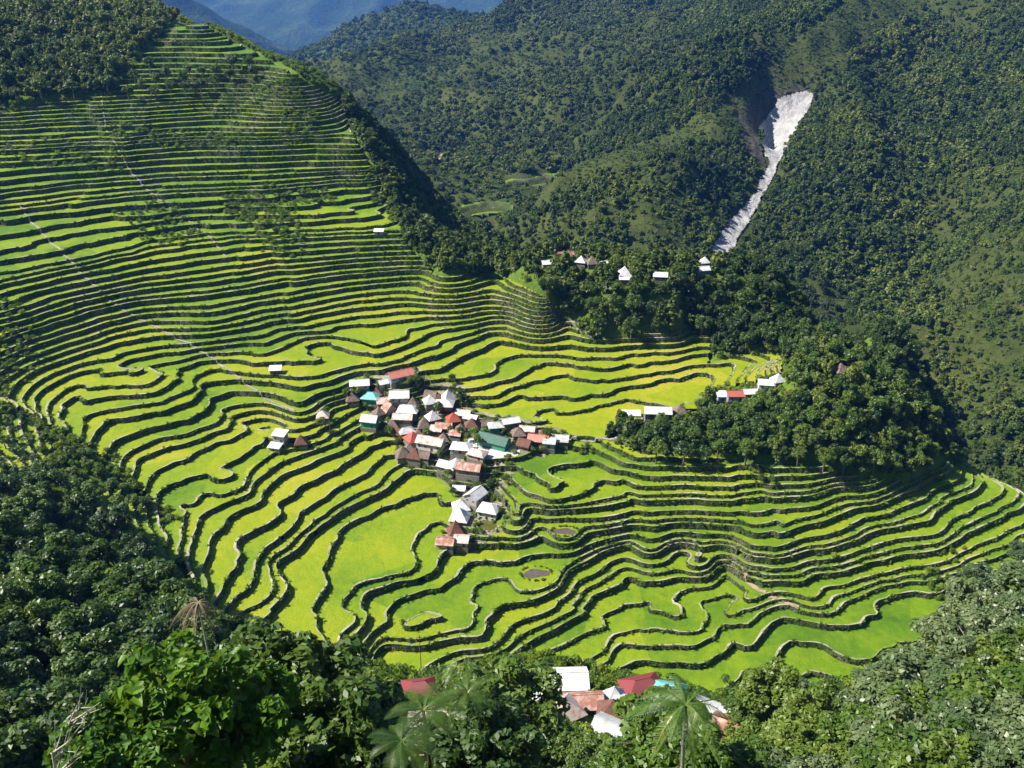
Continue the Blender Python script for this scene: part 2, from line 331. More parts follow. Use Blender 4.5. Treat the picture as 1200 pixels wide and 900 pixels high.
c2 = np.zeros(GT.X.shape, int); best2 = np.full(GT.X.shape, 1e18)
for i_, (sx_, sy_) in enumerate(S2):
    q_ = (wx - sx_) ** 2 + (wy - sy_) ** 2; m_ = q_ < best2; best2[m_] = q_[m_]; c2[m_] = i_
OF2 = rng.uniform(-0.8, 0.8, len(S2))[c2]; q_ = np.pad(OF2, 1, mode='edge'); OF2 = (q_[:-2, 1:-1] + q_[2:, 1:-1] + q_[1:-1, :-2] + q_[1:-1, 2:] + 2 * q_[1:-1, 1:-1]) / 6
HT = GT.Z + OF + OF2 + wamp * (fbm(GT.X, GT.Y, 28, 3, 21) * 1.8 + fbm(GT.X, GT.Y, 9, 2, 25) * 0.7)
VILL = in_poly(pu, pv, VILLAGE_POLY)
PONDS = [(575, 613, -19.5, 5.0, 3.4), (628, 670, -25.2, 4.2, 3.0), (662, 622, -19.8, 3.8, 2.3)]
def flatten(cx, cy, z, r):
    global HT
    w = np.clip(1.6 - np.hypot(GT.X - cx, GT.Y - cy) / r, 0, 1); HT = HT * (1 - w) + z * w
def mid_level(z): k = int(np.searchsorted(ZLEV, z)) - 1; return 0.5 * (ZLEV[k] + ZLEV[k + 1])
for u_, v_, z_, r_, _r in PONDS:
    p_ = at_z(u_, v_, z_); flatten(p_[0], p_[1], mid_level(z_), r_ * 1.5)
for u_, v_, z_, r_ in [(578, 522, -8.0, 10), (562, 530, -8.0, 8), (596, 526, -8.0, 7), (470, 440, 5.5, 7), (772, 484, -5.5, 8), (634, 512, -8.0, 6), (508, 520, -8.5, 6)]:
    p_ = at_z(u_, v_, z_); flatten(p_[0], p_[1], mid_level(z_), r_)
YARD = in_poly(pu, pv, YARD_POLY)
KLEV = np.clip(np.searchsorted(ZLEV, HT) - 1, 0, len(ZLEV) - 1)
TOPZ = np.where(MASK, ZLEV[KLEV], GT.Z)
def ground_z(x, y):                      # the surface one would stand on
    i = int(round((x - GX0) / GS)); j = int(round((y - GY0) / GS))
    if 0 <= i < TOPZ.shape[1] and 0 <= j < TOPZ.shape[0] and MASK[j, i]: return float(TOPZ[j, i])
    return float(G0(x, y))
# natural hillside around and (sunk) below the terraces
def natural():
    X, Y, Z = G0.X, G0.Y, G0.Z.copy()
    u, v, _ = project(X, Y, Z); m = in_terr(u, v) & (Y < 760) & (Y > 228) & (Z > -50)
    Z[m] -= 4.0
    Z += np.where(m, 0, fbm(X, Y, 12, 3, 31) * 0.7)
    ny, nx = X.shape; idx = np.arange(nx * ny).reshape(ny, nx)
    F = np.stack([idx[:-1, :-1], idx[:-1, 1:], idx[1:, 1:], idx[1:, :-1]], -1).reshape(-1, 4)
    me = mesh('hillside', np.stack([X, Y, Z], -1).reshape(-1, 3), F, True)
    obj('hillside', me, None, MATS['hill_grass'], kind='structure', label='green hillside around the rice terraces', category='hillside')
natural()
bs = 15000.0
obj('valley_floor', mesh('valley_floor', np.array([(-bs, -bs, -900), (bs, -bs, -900), (bs, bs, -900), (-bs, bs, -900)], float), [(0, 1, 2, 3)]), None, MATS['far_forest'], kind='structure', label='dark wooded floor of the gorge below the mountains', category='valley')

# ------------------------------------------------------------------ terraces: every step of every sector is a thing with field, wall and bund
ORD = ['zeroth', 'first', 'second', 'third', 'fourth', 'fifth', 'sixth', 'seventh', 'eighth', 'ninth', 'tenth', 'eleventh', 'twelfth', 'thirteenth', 'fourteenth', 'fifteenth', 'sixteenth', 'seventeenth', 'eighteenth', 'nineteenth', 'twentieth'] + ['twenty-' + q for q in ('first', 'second', 'third', 'fourth', 'fifth', 'sixth', 'seventh', 'eighth', 'ninth')] + ['thirtieth'] + ['thirty-' + q for q in ('first', 'second', 'third', 'fourth', 'fifth', 'sixth', 'seventh', 'eighth', 'ninth')]
SECT = ['on the bushy western slope', 'high under the dark forest', 'beside the thicket on the western edge', 'along the long stone stair', 'on the steep face under the forest belt', 'west of the lone white hut', 'between stair and shrubby gully', 'on the top ridge beside the trees', 'above the curved western bank', 'next to the shrubby gully', 'by the shaded hill end', 'around the lone white hut', 'below the three-roofed hut group', 'uphill from the red-roofed hall', 'on the broad slope west of village', 'on the lowest western fan', 'just above the village', 'hugging the lower village', 'on the wide fan east of village', 'below the grassy saddle', 'on the broad flat by white sheds', 'under the wooded ridge', 'below the green hall', 'around the small ponds', 'above the valley bottom slope', 'at the foot of the wooded knoll', 'at the middle of the bowl', 'below the wooded knoll', 'above the bright valley fields', 'on the eastern spur', 'at the end of the eastern spur', 'on the lower grassy bank', 'beside the near white roof', 'on the bright valley floor']
def ripeness(c, k, x, y):
    u, v, _ = project(x, y, float(ZLEV[k])); u = float(u); v = float(v)
    base = 0.54
    if v < 260: base = 0.46 - 0.12 * min(1, (260 - v) / 150)
    if u > 330 and 340 < v < 560 and u < 860: base = 0.66
    if 690 < u < 830 and 400 < v < 500: base = 0.78
    if v > 520 and u > 640: base = 0.45
    if v > 740: base = 0.40
    if u < 330 and v > 420: base = 0.56
    return base
def build_terraces():
    ny, nx = HT.shape; idx = np.arange(nx * ny).reshape(ny, nx)
    gy, gx = np.gradient(HT, GS)
    x = GT.X.ravel(); y = GT.Y.ravel(); h = HT.ravel(); cell = CELL.ravel(); mk = MASK.ravel(); vil = VILL.ravel()
    gxr = gx.ravel(); gyr = gy.ravel()
    a, b, c, d = idx[:-1, :-1].ravel(), idx[:-1, 1:].ravel(), idx[1:, 1:].ravel(), idx[1:, :-1].ravel()
    T = np.concatenate([np.stack([a, b, c], 1), np.stack([a, c, d], 1)])
    T = T[mk[T].all(1)]
    sub = np.floor(fbm(x, y, 34, 1, 51) * 3.2).astype(int)
    lo = np.searchsorted(ZLEV, h[T].min(1)) - 1; hi = np.searchsorted(ZLEV, h[T].max(1)) - 1
    fields = {}; walls = {}
    ZL = ZLEV.tolist(); xl = x.tolist(); yl = y.tolist(); hl = h.tolist(); gxl = gxr.tolist(); gyl = gyr.tolist()
    cl = cell.tolist(); vl = vil.tolist(); sl_ = sub.tolist()
    for (i0, i1, i2), k0, k1 in zip(T.tolist(), lo.tolist(), hi.tolist()):
        tri = (i0, i1, i2); ce = cl[i0]
        poly = [(xl[i], yl[i], hl[i], gxl[i], gyl[i]) for i in tri]
        for k in range(k0, k1 + 1):
            rest = []
            if k < k1:
                L = ZL[k + 1]; below = []; cut = []
                n = len(poly)
                for q in range(n):
                    p = poly[q]; r = poly[(q + 1) % n]
                    (below if p[2] < L else rest).append(p)
                    if (p[2] < L) != (r[2] < L):
                        s = (L - p[2]) / (r[2] - p[2]); m = tuple(p[e] + (r[e] - p[e]) * s for e in range(5)); m = (m[0], m[1], L, m[3], m[4])
                        below.append(m); rest.append(m); cut.append((m, p[2] < L))
                if len(cut) == 2:
                    walls.setdefault((ce, k + 1), []).append((cut[0], cut[1]))
            else: below = poly
            if len(below) >= 3: fields.setdefault((ce, k), []).append(([(p[0], p[1]) for p in below], vl[i0], sl_[i0], k))
            poly = rest
            if len(poly) < 3: break
    # tiny scraps join the same step in the nearest sector
    area = {}
    cen = {}
    for key, fl in fields.items():
        A = 0; sx = sy = 0
        for pl, *_ in fl:
            ar = abs(sum(pl[i - 1][0] * pl[i][1] - pl[i][0] * pl[i - 1][1] for i in range(len(pl)))) / 2; A += ar; sx += ar * pl[0][0]; sy += ar * pl[0][1]
        area[key] = A; cen[key] = (sx / max(A, 1e-6), sy / max(A, 1e-6))
    big = {k for k in area if area[k] > 160}
    remap = {}
    for key in set(fields) | set(walls):
        if key in big: continue
        p = cen.get(key, None)
        if p is None:
            w = walls[key][0][0][0]; p = (w[0], w[1])
        best = min(big, key=lambda b: (cen[b][0] - p[0]) ** 2 + (cen[b][1] - p[1]) ** 2 + 900 * abs(b[1] - key[1]))
        remap[key] = best
    F2 = {}; W2 = {}
    for key, v_ in fields.items(): F2.setdefault(remap.get(key, key), []).extend(v_)
    for key, v_ in walls.items(): W2.setdefault(remap.get(key, key), []).extend([(key[1], w) for w in v_])
    counts = {}
    tufts = []
    for key in sorted(F2, key=lambda q: (q[0], q[1])):
        c_, k = key
        cx, cy_ = cen.get(key, F2[key][0][0][0])
        r0 = ripeness(c_, k, cx, cy_); rr = random.Random(c_ * 991 + k * 17)
        r1 = r0 + rr.uniform(-0.13, 0.11)
        counts[c_] = counts.get(c_, 0) + 1
        tone = 'deep green' if r1 < 0.4 else 'bright green' if r1 < 0.54 else 'yellow-green'
        root = empty('rice_terrace', (cx, cy_, ZL[k]), 0, label='%s rice terrace %s, its %s step up' % (tone, SECT[c_], ORD[min(counts[c_], 39)]), category='rice terrace', group='stone-walled rice terraces')
        V = []; F = []; R = []; EV = []; EF = []
        for pl, vv, sb, kk in F2[key]:
            z = ZL[kk] - ZL[k]
            if vv:
                n0 = len(EV); EV.extend((p[0] - cx, p[1] - cy_, z) for p in pl); EF.append(tuple(range(n0, n0 + len(pl))))
            else:
                n0 = len(V); V.extend((p[0] - cx, p[1] - cy_, z) for p in pl); F.append(tuple(range(n0, n0 + len(pl))))
                R.append(r1 + (((sb * 37 + k * 13 + c_ * 7) % 11) / 10 - 0.5) * 0.0)
        if F: obj('rice_field', mesh('rice_field', V, F, False, {'ripe': ('FACE', R)}), root, MATS['rice'], kind='stuff')
        if EF: obj('earth_yard', mesh('earth_yard', EV, EF), root, MATS['village_earth'], kind='stuff')
        segs = []
        for kk, (ca, cb) in W2.get(key, []):
            (pa, up), (pb, _) = ca, cb
            if up: pa, pb = pb, pa
            segs.append((kk, pa, pb))
        par = {}
        def find(q):
            while par.setdefault(q, q) != q: par[q] = par[par[q]]; q = par[q]
            return q
        for kk, pa, pb in segs:
            A_ = (kk, round(pa[0], 2), round(pa[1], 2)); B_ = (kk, round(pb[0], 2), round(pb[1], 2)); par[find(A_)] = find(B_)
        chains = {}
        for sg in segs: chains.setdefault(find((sg[0], round(sg[1][0], 2), round(sg[1][1], 2))), []).append(sg)
        for chain in chains.values():
            if len(chain) < 3: continue
            V_ = {}; WV = []; WF = []; BV = []; BF = []
            def vid(kk, p):
                q = (round(p[0], 2), round(p[1], 2))
                if q in V_: return V_[q]
                zt = ZL[kk] - ZL[k]; zb = ZL[kk - 1] - ZL[k] - 0.4
                g = math.hypot(p[3], p[4]) + 1e-6; nx_, ny_ = -p[3] / g, -p[4] / g; X_, Y_ = p[0] - cx, p[1] - cy_
                j = 0.10 * math.sin(p[0] * 2.1 + p[1] * 1.7) + 0.08 * math.sin(p[0] * 5.3 - p[1] * 4.1)
                bw = 0.55 + 0.25 * math.sin(p[0] * 0.31 + p[1] * 0.23)
                lip = zt + 0.22 + j * 0.6
                n0 = len(WV) // 2; V_[q] = n0
                WV.extend([(X_ + nx_ * (0.42 + j), Y_ + ny_ * (0.42 + j), zb), (X_ + nx_ * (0.05 + j * 0.6), Y_ + ny_ * (0.05 + j * 0.6), lip)])
                BV.extend([(X_ + nx_ * (0.05 + j * 0.6), Y_ + ny_ * (0.05 + j * 0.6), lip + 0.004), (X_ - nx_ * (bw - j), Y_ - ny_ * (bw - j), zt + 0.18), (X_ - nx_ * (bw + 0.3), Y_ - ny_ * (bw + 0.3), zt - 0.2)])
                if rr.random() < 0.5: tufts.append((p[0], p[1], ZL[kk], ZL[kk - 1], nx_, ny_))
                return n0
            for kk, pa, pb in chain:
                i_ = vid(kk, pa); j_ = vid(kk, pb)
                WF.append((i_ * 2, j_ * 2, j_ * 2 + 1, i_ * 2 + 1))
                BF += [(i_ * 3, j_ * 3, j_ * 3 + 1, i_ * 3 + 1), (i_ * 3 + 1, j_ * 3 + 1, j_ * 3 + 2, i_ * 3 + 2)]
            w_ = obj('stone_wall', mesh('stone_wall', WV, WF), root, MATS['terrace_stone'])
            obj('bund', mesh('bund', BV, BF), w_, MATS['bund_earth'])
    print('TERRACES', len(F2), 'tufts', len(tufts), 'tris', len(T))
    return tufts
TUFTS = build_terraces()

# ------------------------------------------------------------------ mountains
def mountain(name, pts, noise, x0, x1, y0, y1, s, mat, label, smooth=0.002, dent=None):
    tp = TPS([at_y(*p) if len(p) == 3 else p[1:] for p in pts], smooth, 300.0)
    def f(x, y):
        z = tp(x, y) + noise(x, y)
        return z + dent(x, y) if dent else z
    g = Grid(f, x0, x1, y0, y1, s)
    ny, nx = g.X.shape; idx = np.arange(nx * ny).reshape(ny, nx)
    u, v, _ = project(g.X, g.Y, g.Z)
    ok = (u > -260) & (u < 1460) & (v > -260) & (v < 760) & (g.Z > -1500) & (g.Z < 2500)
    F = np.stack([idx[:-1, :-1], idx[:-1, 1:], idx[1:, 1:], idx[1:, :-1]], -1).reshape(-1, 4)
    F = F[ok.ravel()[F].any(1)]
    me = mesh(name, np.stack([g.X, g.Y, g.Z], -1).reshape(-1, 3), F, True)
    obj(name, me, None, MATS[mat], kind='structure', label=label, category='mountain')
    return g
M1P = [(1000, -5, 1250), (950, 42, 1160), (880, 98, 1060), (820, 146, 1000), (760, 170, 960), (690, 190, 920), (650, 214, 880), (620, 252, 850), (600, 290, 800),
       (630, 305, 770), (700, 300, 750), (770, 300, 745), (845, 300, 745), (700, 245, 820), (780, 240, 830), (850, 200, 920), (860, 250, 840), (900, 208, 930), (920, 140, 1040), (950, 110, 1080), (960, 160, 1000), (940, 230, 900), (920, 300, 790),
       (1000, 300, 790), (1000, 200, 930), (1040, 100, 1120), (1080, 300, 850), (1085, 340, 800), (1060, 380, 720), (1120, 200, 930), (1140, 300, 790), (1130, 400, 670), (1200, 420, 600), (1130, 480, 570), (1190, 540, 510), (1200, 300, 740), (1200, 200, 880), (1200, 100, 1080), (1100, 50, 1250), (1200, 20, 1260), (1300, 100, 1050), (1300, 300, 700), (1300, 480, 520), (1200, -60, 1400), (1100, -60, 1450), (1000, -90, 1500),
       ('', 300, 1500, 60), ('', 150, 1350, -60), ('', 0, 1050, -120), ('', -60, 850, -130), ('', 500, 1700, 250), ('', 60, 1150, -90)]
sc0 = at_y(903, 158, 1030)
CH = [at_y(*p)[:2] for p in ((932, 118, 1070), (918, 165, 1010), (904, 200, 945), (880, 243, 865), (845, 300, 745))]
def chute(x, y):
    d = np.full(np.shape(x), 1e9)
    for (x0, y0), (x1, y1) in zip(CH[:-1], CH[1:]):
        L2 = (x1 - x0) ** 2 + (y1 - y0) ** 2; s = np.clip(((x - x0) * (x1 - x0) + (y - y0) * (y1 - y0)) / L2, 0, 1); d = np.minimum(d, np.hypot(x - x0 - s * (x1 - x0), y - y0 - s * (y1 - y0)))
    return d
def dent1(x, y):
    return -34 * np.exp(-(((x - sc0[0] + 4) / 17) ** 2 + ((y - sc0[1]) / 42) ** 2)) - 1.5 * np.exp(-(chute(x, y) / 16) ** 2)
M1 = mountain('mountain', M1P, lambda x, y: (ridged(x, y, 250, 3, 61) * 38 + ridged(x, y, 85, 3, 63) * 8 + fbm(x, y, 32, 3, 66) * 5) * (1 - 0.9 * np.exp(-(chute(x, y) / 45) ** 2)), -150, 760, 430, 1560, 4.5, 'mountain_scrub', 'steep forested mountain with a white landslide scar', dent=dent1)
M2P = [(380, 100, 1750), (450, 76, 1850), (530, 50, 1950), (600, 20, 2050), (640, 15, 2000), (720, 9, 1950), (800, -8, 1900), (900, -30, 1900), (1000, -60, 2000),
       (430, 130, 1550), (470, 190, 1180), (520, 190, 1230), (600, 205, 1130), (640, 240, 1030), (600, 250, 1020), (550, 260, 980), (500, 120, 1600), (565, 110, 1550), (570, 60, 1800), (640, 110, 1500), (700, 150, 1230), (720, 80, 1550), (800, 60, 1500), (800, 130, 1220), (900, 40, 1550), (960, 20, 1500), (660, 200, 1120), (420, 240, 1000), (350, 200, 1150), (330, 120, 1600),
       ('', -300, 2200, -150), ('', 0, 2500, -100), ('', 400, 2500, 100), ('', -700, 1900, -150), ('', 900, 2300, 200), ('', 200, 900, -130), ('', 500, 1100, -120)]
M2 = mountain('mountain_center', M2P, lambda x, y: ridged(x, y, 380, 5, 71) * 62 + ridged(x, y, 120, 3, 73) * 12 + fbm(x, y, 50, 3, 76) * 8, -800, 1100, 880, 2600, 10.0, 'mountain_scrub', 'broad green mountain with grassy ridges in the middle distance')
M3P = [(495, 10, 3000), (365, 66, 2700), (430, 38, 2850), (520, 20, 3000), (590, 20, 3050), (700, 8, 3100), (800, 0, 3200), (420, 80, 2350), (500, 45, 2500), (600, 40, 2600), (330, 110, 2200), (480, 25, 2800), (250, 120, 2300), ('', -900, 3300, -350), ('', -300, 3600, -200), ('', 300, 3800, -100), ('', -1200, 2600, -420), ('', 1200, 3200, 300)]
M3 = mountain('mountain_back', M3P, lambda x, y: ridged(x, y, 420, 4, 81) * 34 + fbm(x, y, 90, 3, 86) * 10, -1500, 1500, 2000, 3900, 20.0, 'far_forest', 'green peak rising behind the grassy ridges')
M4P = [(190, -15, 4800), (225, 4, 4875), (280, 36, 4950), (345, 72, 4950), (400, 110, 4950), (150, 60, 4350), (230, 80, 4350), (100, -60, 4800), (330, 110, 4575), ('', -2100, 6100, -600), ('', -450, 5700, -750), ('', -3300, 5700, 250)]
M4 = mountain('mountain_blue', M4P, lambda x, y: ridged(x, y, 750, 5, 91) * 80 + fbm(x, y, 140, 3, 93) * 20, -3900, 450, 3700, 6400, 30.0, 'far_forest', 'hazy blue spur behind the terraced hill')
M5P = [(200, -90, 10800), (350, -70, 10500), (500, -75, 10500), (650, -60, 10500), (760, -50, 10800), (900, -60, 11250), (300, 20, 8100), (340, 60, 7500), (420, 40, 7800), (480, 10, 8400), (560, 10, 8400), (650, 0, 8700), (750, -5, 9000), (380, 0, 9000), (430, -20, 9450), (0, -60, 10500), (1100, -60, 11700), ('', -2200, 6400, -1600), ('', 2200, 6700, -1300), ('', 0, 6400, -1600)]
M5 = mountain('mountain_range', M5P, lambda x, y: ridged(x, y, 1900, 6, 95) * 320 + fbm(x, y, 300, 4, 97) * 60, -7600, 7600, 6300, 13000, 50.0, 'far_forest', 'high blue mountain range closing the valley')
# ------------------------------------------------------------------ stair path, ponds, yard, landslide
def surf(x, y): return ground_z(x, y)
def ribbon(name, pts, width, mat, lift, step=0.8, hfun=surf, taper=None):
    P = []
    for (x0, y0), (x1, y1) in zip(pts[:-1], pts[1:]):
        n = max(1, int(math.hypot(x1 - x0, y1 - y0) / step))
        P += [(x0 + (x1 - x0) * i / n, y0 + (y1 - y0) * i / n) for i in range(n)]
    P.append(pts[-1]); V = []; F = []
    for i, (x, y) in enumerate(P):
        a = P[max(i - 1, 0)]; b = P[min(i + 1, len(P) - 1)]; dx, dy = b[0] - a[0], b[1] - a[1]; L = math.hypot(dx, dy) + 1e-6
        w = width * (0.75 + 0.5 * random.Random(i * 3 + 1).random()); z = hfun(x, y) + lift
        V += [(x - dy / L * w / 2, y + dx / L * w / 2, z), (x + dy / L * w / 2, y - dx / L * w / 2, z), (x + dy / L * w / 2, y - dx / L * w / 2, z - 1.2), (x - dy / L * w / 2, y + dx / L * w / 2, z - 1.2)]
        if i:
            q = 4 * i; p = q - 4; F += [(p, p + 1, q + 1, q), (p + 1, p + 2, q + 2, q + 1), (p + 3, p, q, q + 3)]
    return mesh(name, V, F)
def pix_line(pts): return [tuple(hit(GT, u, v, 200, 900)[:2]) for u, v in pts]
obj('stone_stair', ribbon('stone_stair', pix_line([(22, 238), (60, 280), (92, 315), (130, 350), (173, 373), (207, 392), (250, 415), (283, 440), (313, 463), (345, 478)]), 0.9, MATS['path_stone'], 0.35), None, MATS['path_stone'], kind='structure', label='long pale stone stair running down across the terraces', category='stair')
obj('stone_path', ribbon('stone_path', pix_line([(118, 108), (124, 150), (150, 195), (178, 226), (215, 250), (244, 272), (266, 300)]), 0.7, MATS['path_stone'], 0.35), None, MATS['path_stone'], kind='structure', label='narrow stone path down the steep upper terraces', category='path')
obj('ridge_path', ribbon('ridge_path', pix_line([(645, 362), (670, 376), (696, 396)]), 1.6, MATS['path_stone'], 0.35), None, MATS['path_stone'], kind='structure', label='pale path along the edge of the wooded ridge', category='path')
obj('spur_path', ribbon('spur_path', pix_line([(872, 668), (890, 690), (918, 706), (936, 712)]), 1.6, MATS['bare_soil'], 0.35), None, MATS['bare_soil'], kind='structure', label='bare earth path cutting down through the bowl terraces', category='path')
obj('village_path', ribbon('village_path', pix_line([(660, 512), (712, 514), (752, 520)]), 1.8, MATS['path_stone'], 0.3), None, MATS['path_stone'], kind='structure', label='pale path on the bank leading east out of the village', category='path')
def mat_water(name, c):
    t = NT(name); p = t.pos(); n = t.noise(p, 0.5, 3)
    return t.bsdf(t.ramp(n, [(0.3, c), (0.7, tuple(x * 1.5 for x in c))]), 0.12, 0.5, t.bump(t.noise(p, 2.0, 2), 0.1, 0.05))
mat_water('pond_water', (0.07, 0.055, 0.045))
mat_water('green_water', (0.06, 0.06, 0.012))
PNAME = ['green village pond ringed with stones below the white houses', 'round brown pond in the terraces below the village', 'small muddy pool in a flooded paddy east of the lower village']
for n_, (u, v, z, rx, ry) in enumerate(PONDS):
    x, y, _ = at_z(u, v, z); zg = ground_z(x, y); N = 22; rr = random.Random(n_)
    root = empty('pond', (x, y, zg), 0, label=PNAME[n_], category='pond')
    w = [1 + 0.2 * math.sin(2 * a + n_) + 0.14 * math.sin(3 * a + 2 * n_) + rr.uniform(-0.07, 0.07) for a in np.linspace(0, 2 * math.pi, N, endpoint=False)]
    ring = [(math.cos(2 * math.pi * i / N) * w[i], math.sin(2 * math.pi * i / N) * w[i]) for i in range(N)]
    obj('water', mesh('water', [(a * rx, b * ry, 0.12) for a, b in ring], [tuple(range(N))]), root, MATS['green_water' if n_ == 0 else 'pond_water'])
    if n_ < 1:
        for i in range(N):
            a, b = ring[i]; s = rr.uniform(0.22, 0.42); k = 1 + 0.7 / rx
            bm = [(sx * s * rr.uniform(.8, 1.2), sy * s * rr.uniform(.8, 1.2), sz * s * 0.7) for sz in (-1, 1) for sx, sy in ((-1, -1), (1, -1), (1, 1), (-1, 1))]
            st = obj('rim_stone', mesh('rim_stone', bm, [(0, 3, 2, 1), (4, 5, 6, 7), (0, 1, 5, 4), (1, 2, 6, 5), (2, 3, 7, 6), (3, 0, 4, 7)]), root, MATS['path_stone'])
            st.location = (a * rx * k, b * ry * k, 0.15); st.rotation_euler = (0, 0, rr.uniform(0, 3))
def draped(name, f, poly, x0, x1, y0, y1, s, lift, rough, mat, **pr):
    X, Y = np.meshgrid(np.arange(x0, x1, s), np.arange(y0, y1, s)); Z0 = f(X, Y)
    u, v, _ = project(X, Y, Z0); ok = in_poly(u + fbm(X, Y, 12, 2, 5) * 3, v, poly); Z = Z0 + lift + rough(X, Y)
    ny, nx = X.shape; idx = np.arange(nx * ny).reshape(ny, nx)
    F = np.stack([idx[:-1, :-1], idx[:-1, 1:], idx[1:, 1:], idx[1:, :-1]], -1).reshape(-1, 4); F = F[ok.ravel()[F].all(1)]
    if not len(F): return
    used = np.unique(F); mp = np.zeros(nx * ny, int); mp[used] = np.arange(len(used))
    V = np.stack([X, Y, Z], -1).reshape(-1, 3)[used]
    return obj(name, mesh(name, V, mp[F], False), None, MATS[mat], **pr)
def bbox(f, poly, t0, t1):
    H = np.array([hit(f, u, v, t0, t1) for u, v in poly]); return H[:, 0].min() - 8, H[:, 0].max() + 8, H[:, 1].min() - 20, H[:, 1].max() + 20
SCAR = [(912, 117), (925, 112), (945, 108), (955, 112), (944, 140), (930, 165), (918, 180), (908, 205), (890, 240), (870, 275), (856, 299), (828, 299), (850, 266), (885, 226), (901, 192), (893, 175), (888, 150), (900, 135)]
draped('landslide_scar', M1, SCAR, *bbox(M1, SCAR, 600, 1500), 1.3, 0.9, lambda x, y: ridged(x, y, 11, 3, 41) * 1.6 + np.abs(fbm(x, y, 5, 2, 47)) * 1.2, 'landslide_rock', kind='structure', label='white rock scar and gravel chute of a landslide', category='landslide')
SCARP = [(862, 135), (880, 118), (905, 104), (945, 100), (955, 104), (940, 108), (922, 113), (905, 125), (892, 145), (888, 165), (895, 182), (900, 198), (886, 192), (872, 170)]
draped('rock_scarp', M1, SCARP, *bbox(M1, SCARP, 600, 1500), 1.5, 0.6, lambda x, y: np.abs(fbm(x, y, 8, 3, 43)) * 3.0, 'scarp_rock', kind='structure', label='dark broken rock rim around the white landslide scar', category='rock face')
SLIP = [(510, 178), (523, 176), (524, 182), (514, 191), (509, 190)]
draped('earth_slip', M2, SLIP, *bbox(M2, SLIP, 800, 2500), 3.0, 1.0, lambda x, y: fbm(x, y, 9, 2, 42) * 1.5, 'bare_soil', kind='structure', label='small brown earth slip on the middle mountain', category='landslide')
YP = [(548, 513), (580, 515), (612, 523), (608, 533), (583, 547), (562, 541), (545, 530)]
def top_at(X, Y): return np.vectorize(ground_z)(X, Y)
draped('hall_yard', top_at, YP, *bbox(GT, YP, 300, 600), 0.8, 0.06, lambda x, y: 0 * x, 'concrete', kind='structure', label='pale concrete yard around the green hall', category='yard')
# far terraced patches across the gorge
def far_terraces(poly, name_label):
    x0, x1, y0, y1 = bbox(M2, poly, 800, 2500); s = 3.0
    X, Y = np.meshgrid(np.arange(x0, x1, s), np.arange(y0, y1, s)); Z = Grid(lambda a, b: M2(a, b), x0, x1, y0, y1, 12.0)(X, Y)
    u, v, _ = project(X, Y, Z); ok = in_poly(u, v, poly)
    st = 6.0; ph = (Z / st) % 1.0; Zt = np.floor(Z / st) * st + np.clip((ph - 0.72) / 0.28, 0, 1) * st + 2.5
    ny, nx = X.shape; idx = np.arange(nx * ny).reshape(ny, nx)
    F = np.stack([idx[:-1, :-1], idx[:-1, 1:], idx[1:, 1:], idx[1:, :-1]], -1).reshape(-1, 4); F = F[ok.ravel()[F].all(1)]
    used = np.unique(F); mp = np.zeros(nx * ny, int); mp[used] = np.arange(len(used))
    me = mesh('far_rice_terraces', np.stack([X, Y, Zt], -1).reshape(-1, 3)[used], mp[F], False, {'ripe': ('FACE', np.full(len(F), 0.32))})
    me.materials.append(MATS['rice']); me.materials.append(MATS['terrace_stone']); me.polygons.foreach_set('material_index', (ph.ravel()[F].max(1) > 0.74).astype(np.int32))
    obj('far_rice_terraces', me, None, None, kind='structure', label=name_label, category='rice terraces')
FT1 = [(588, 206), (632, 201), (672, 200), (664, 228), (630, 236), (620, 222), (590, 218)]
FT2 = [(540, 238), (600, 236), (604, 248), (570, 256), (540, 254)]
far_terraces(FT1, 'distant green terraces across the gorge under the mountain'); far_terraces(FT2, 'small distant terraces lower across the gorge')

# ------------------------------------------------------------------ houses
def mat_roof(name, c1, c2, rough=0.5, spec=0.4, scale=0.5, corr=True, lo=0.42, hi=0.62):
    t = NT(name); o = t.objco(); n = t.noise(o, scale, 4, 0.65); n2 = t.noise(o, 3.0, 3)
    c = t.ramp(n, [(lo, c1), (hi, c2)]); c = t.mix(t.math('MULTIPLY', n2, 0.25), c, tuple(x * 0.5 for x in c1))
    nm = None
    if corr:
        w = t.n('ShaderNodeTexWave', wave_type='BANDS', bands_direction='X'); w.inputs['Scale'].default_value = 1.6; t.l(o, w.inputs['Vector']); nm = t.bump(w.outputs['Fac'], 0.6, 0.06)
    else: nm = t.bump(t.noise(o, 6, 3, 0.7, (1, 1, 0.3)), 0.9, 0.2)
    return t.bsdf(c, rough, spec, nm)
mat_roof('roof_white', (0.56, 0.57, 0.58), (0.36, 0.345, 0.33), lo=0.48, hi=0.7); mat_roof('roof_grey', (0.42, 0.44, 0.45), (0.30, 0.29, 0.27))
mat_roof('roof_red', (0.36, 0.06, 0.035), (0.28, 0.075, 0.05)); mat_roof('roof_rust', (0.27, 0.10, 0.06), (0.42, 0.30, 0.25), lo=0.45, hi=0.6)
mat_roof('roof_pale_rust', (0.50, 0.42, 0.38), (0.30, 0.13, 0.08), lo=0.5, hi=0.66); mat_roof('roof_salmon', (0.46, 0.16, 0.11), (0.40, 0.12, 0.08)); mat_roof('roof_maroon', (0.20, 0.028, 0.032), (0.16, 0.035, 0.035)); mat_roof('roof_teal', (0.12, 0.36, 0.37), (0.16, 0.42, 0.42)); mat_roof('roof_green', (0.022, 0.095, 0.07), (0.045, 0.11, 0.085))
mat_roof('thatch', (0.20, 0.155, 0.125), (0.12, 0.09, 0.07), 0.95, 0.1, 0.9, False); mat_roof('thatch_brown', (0.17, 0.085, 0.06), (0.11, 0.06, 0.045), 0.95, 0.1, 0.9, False)
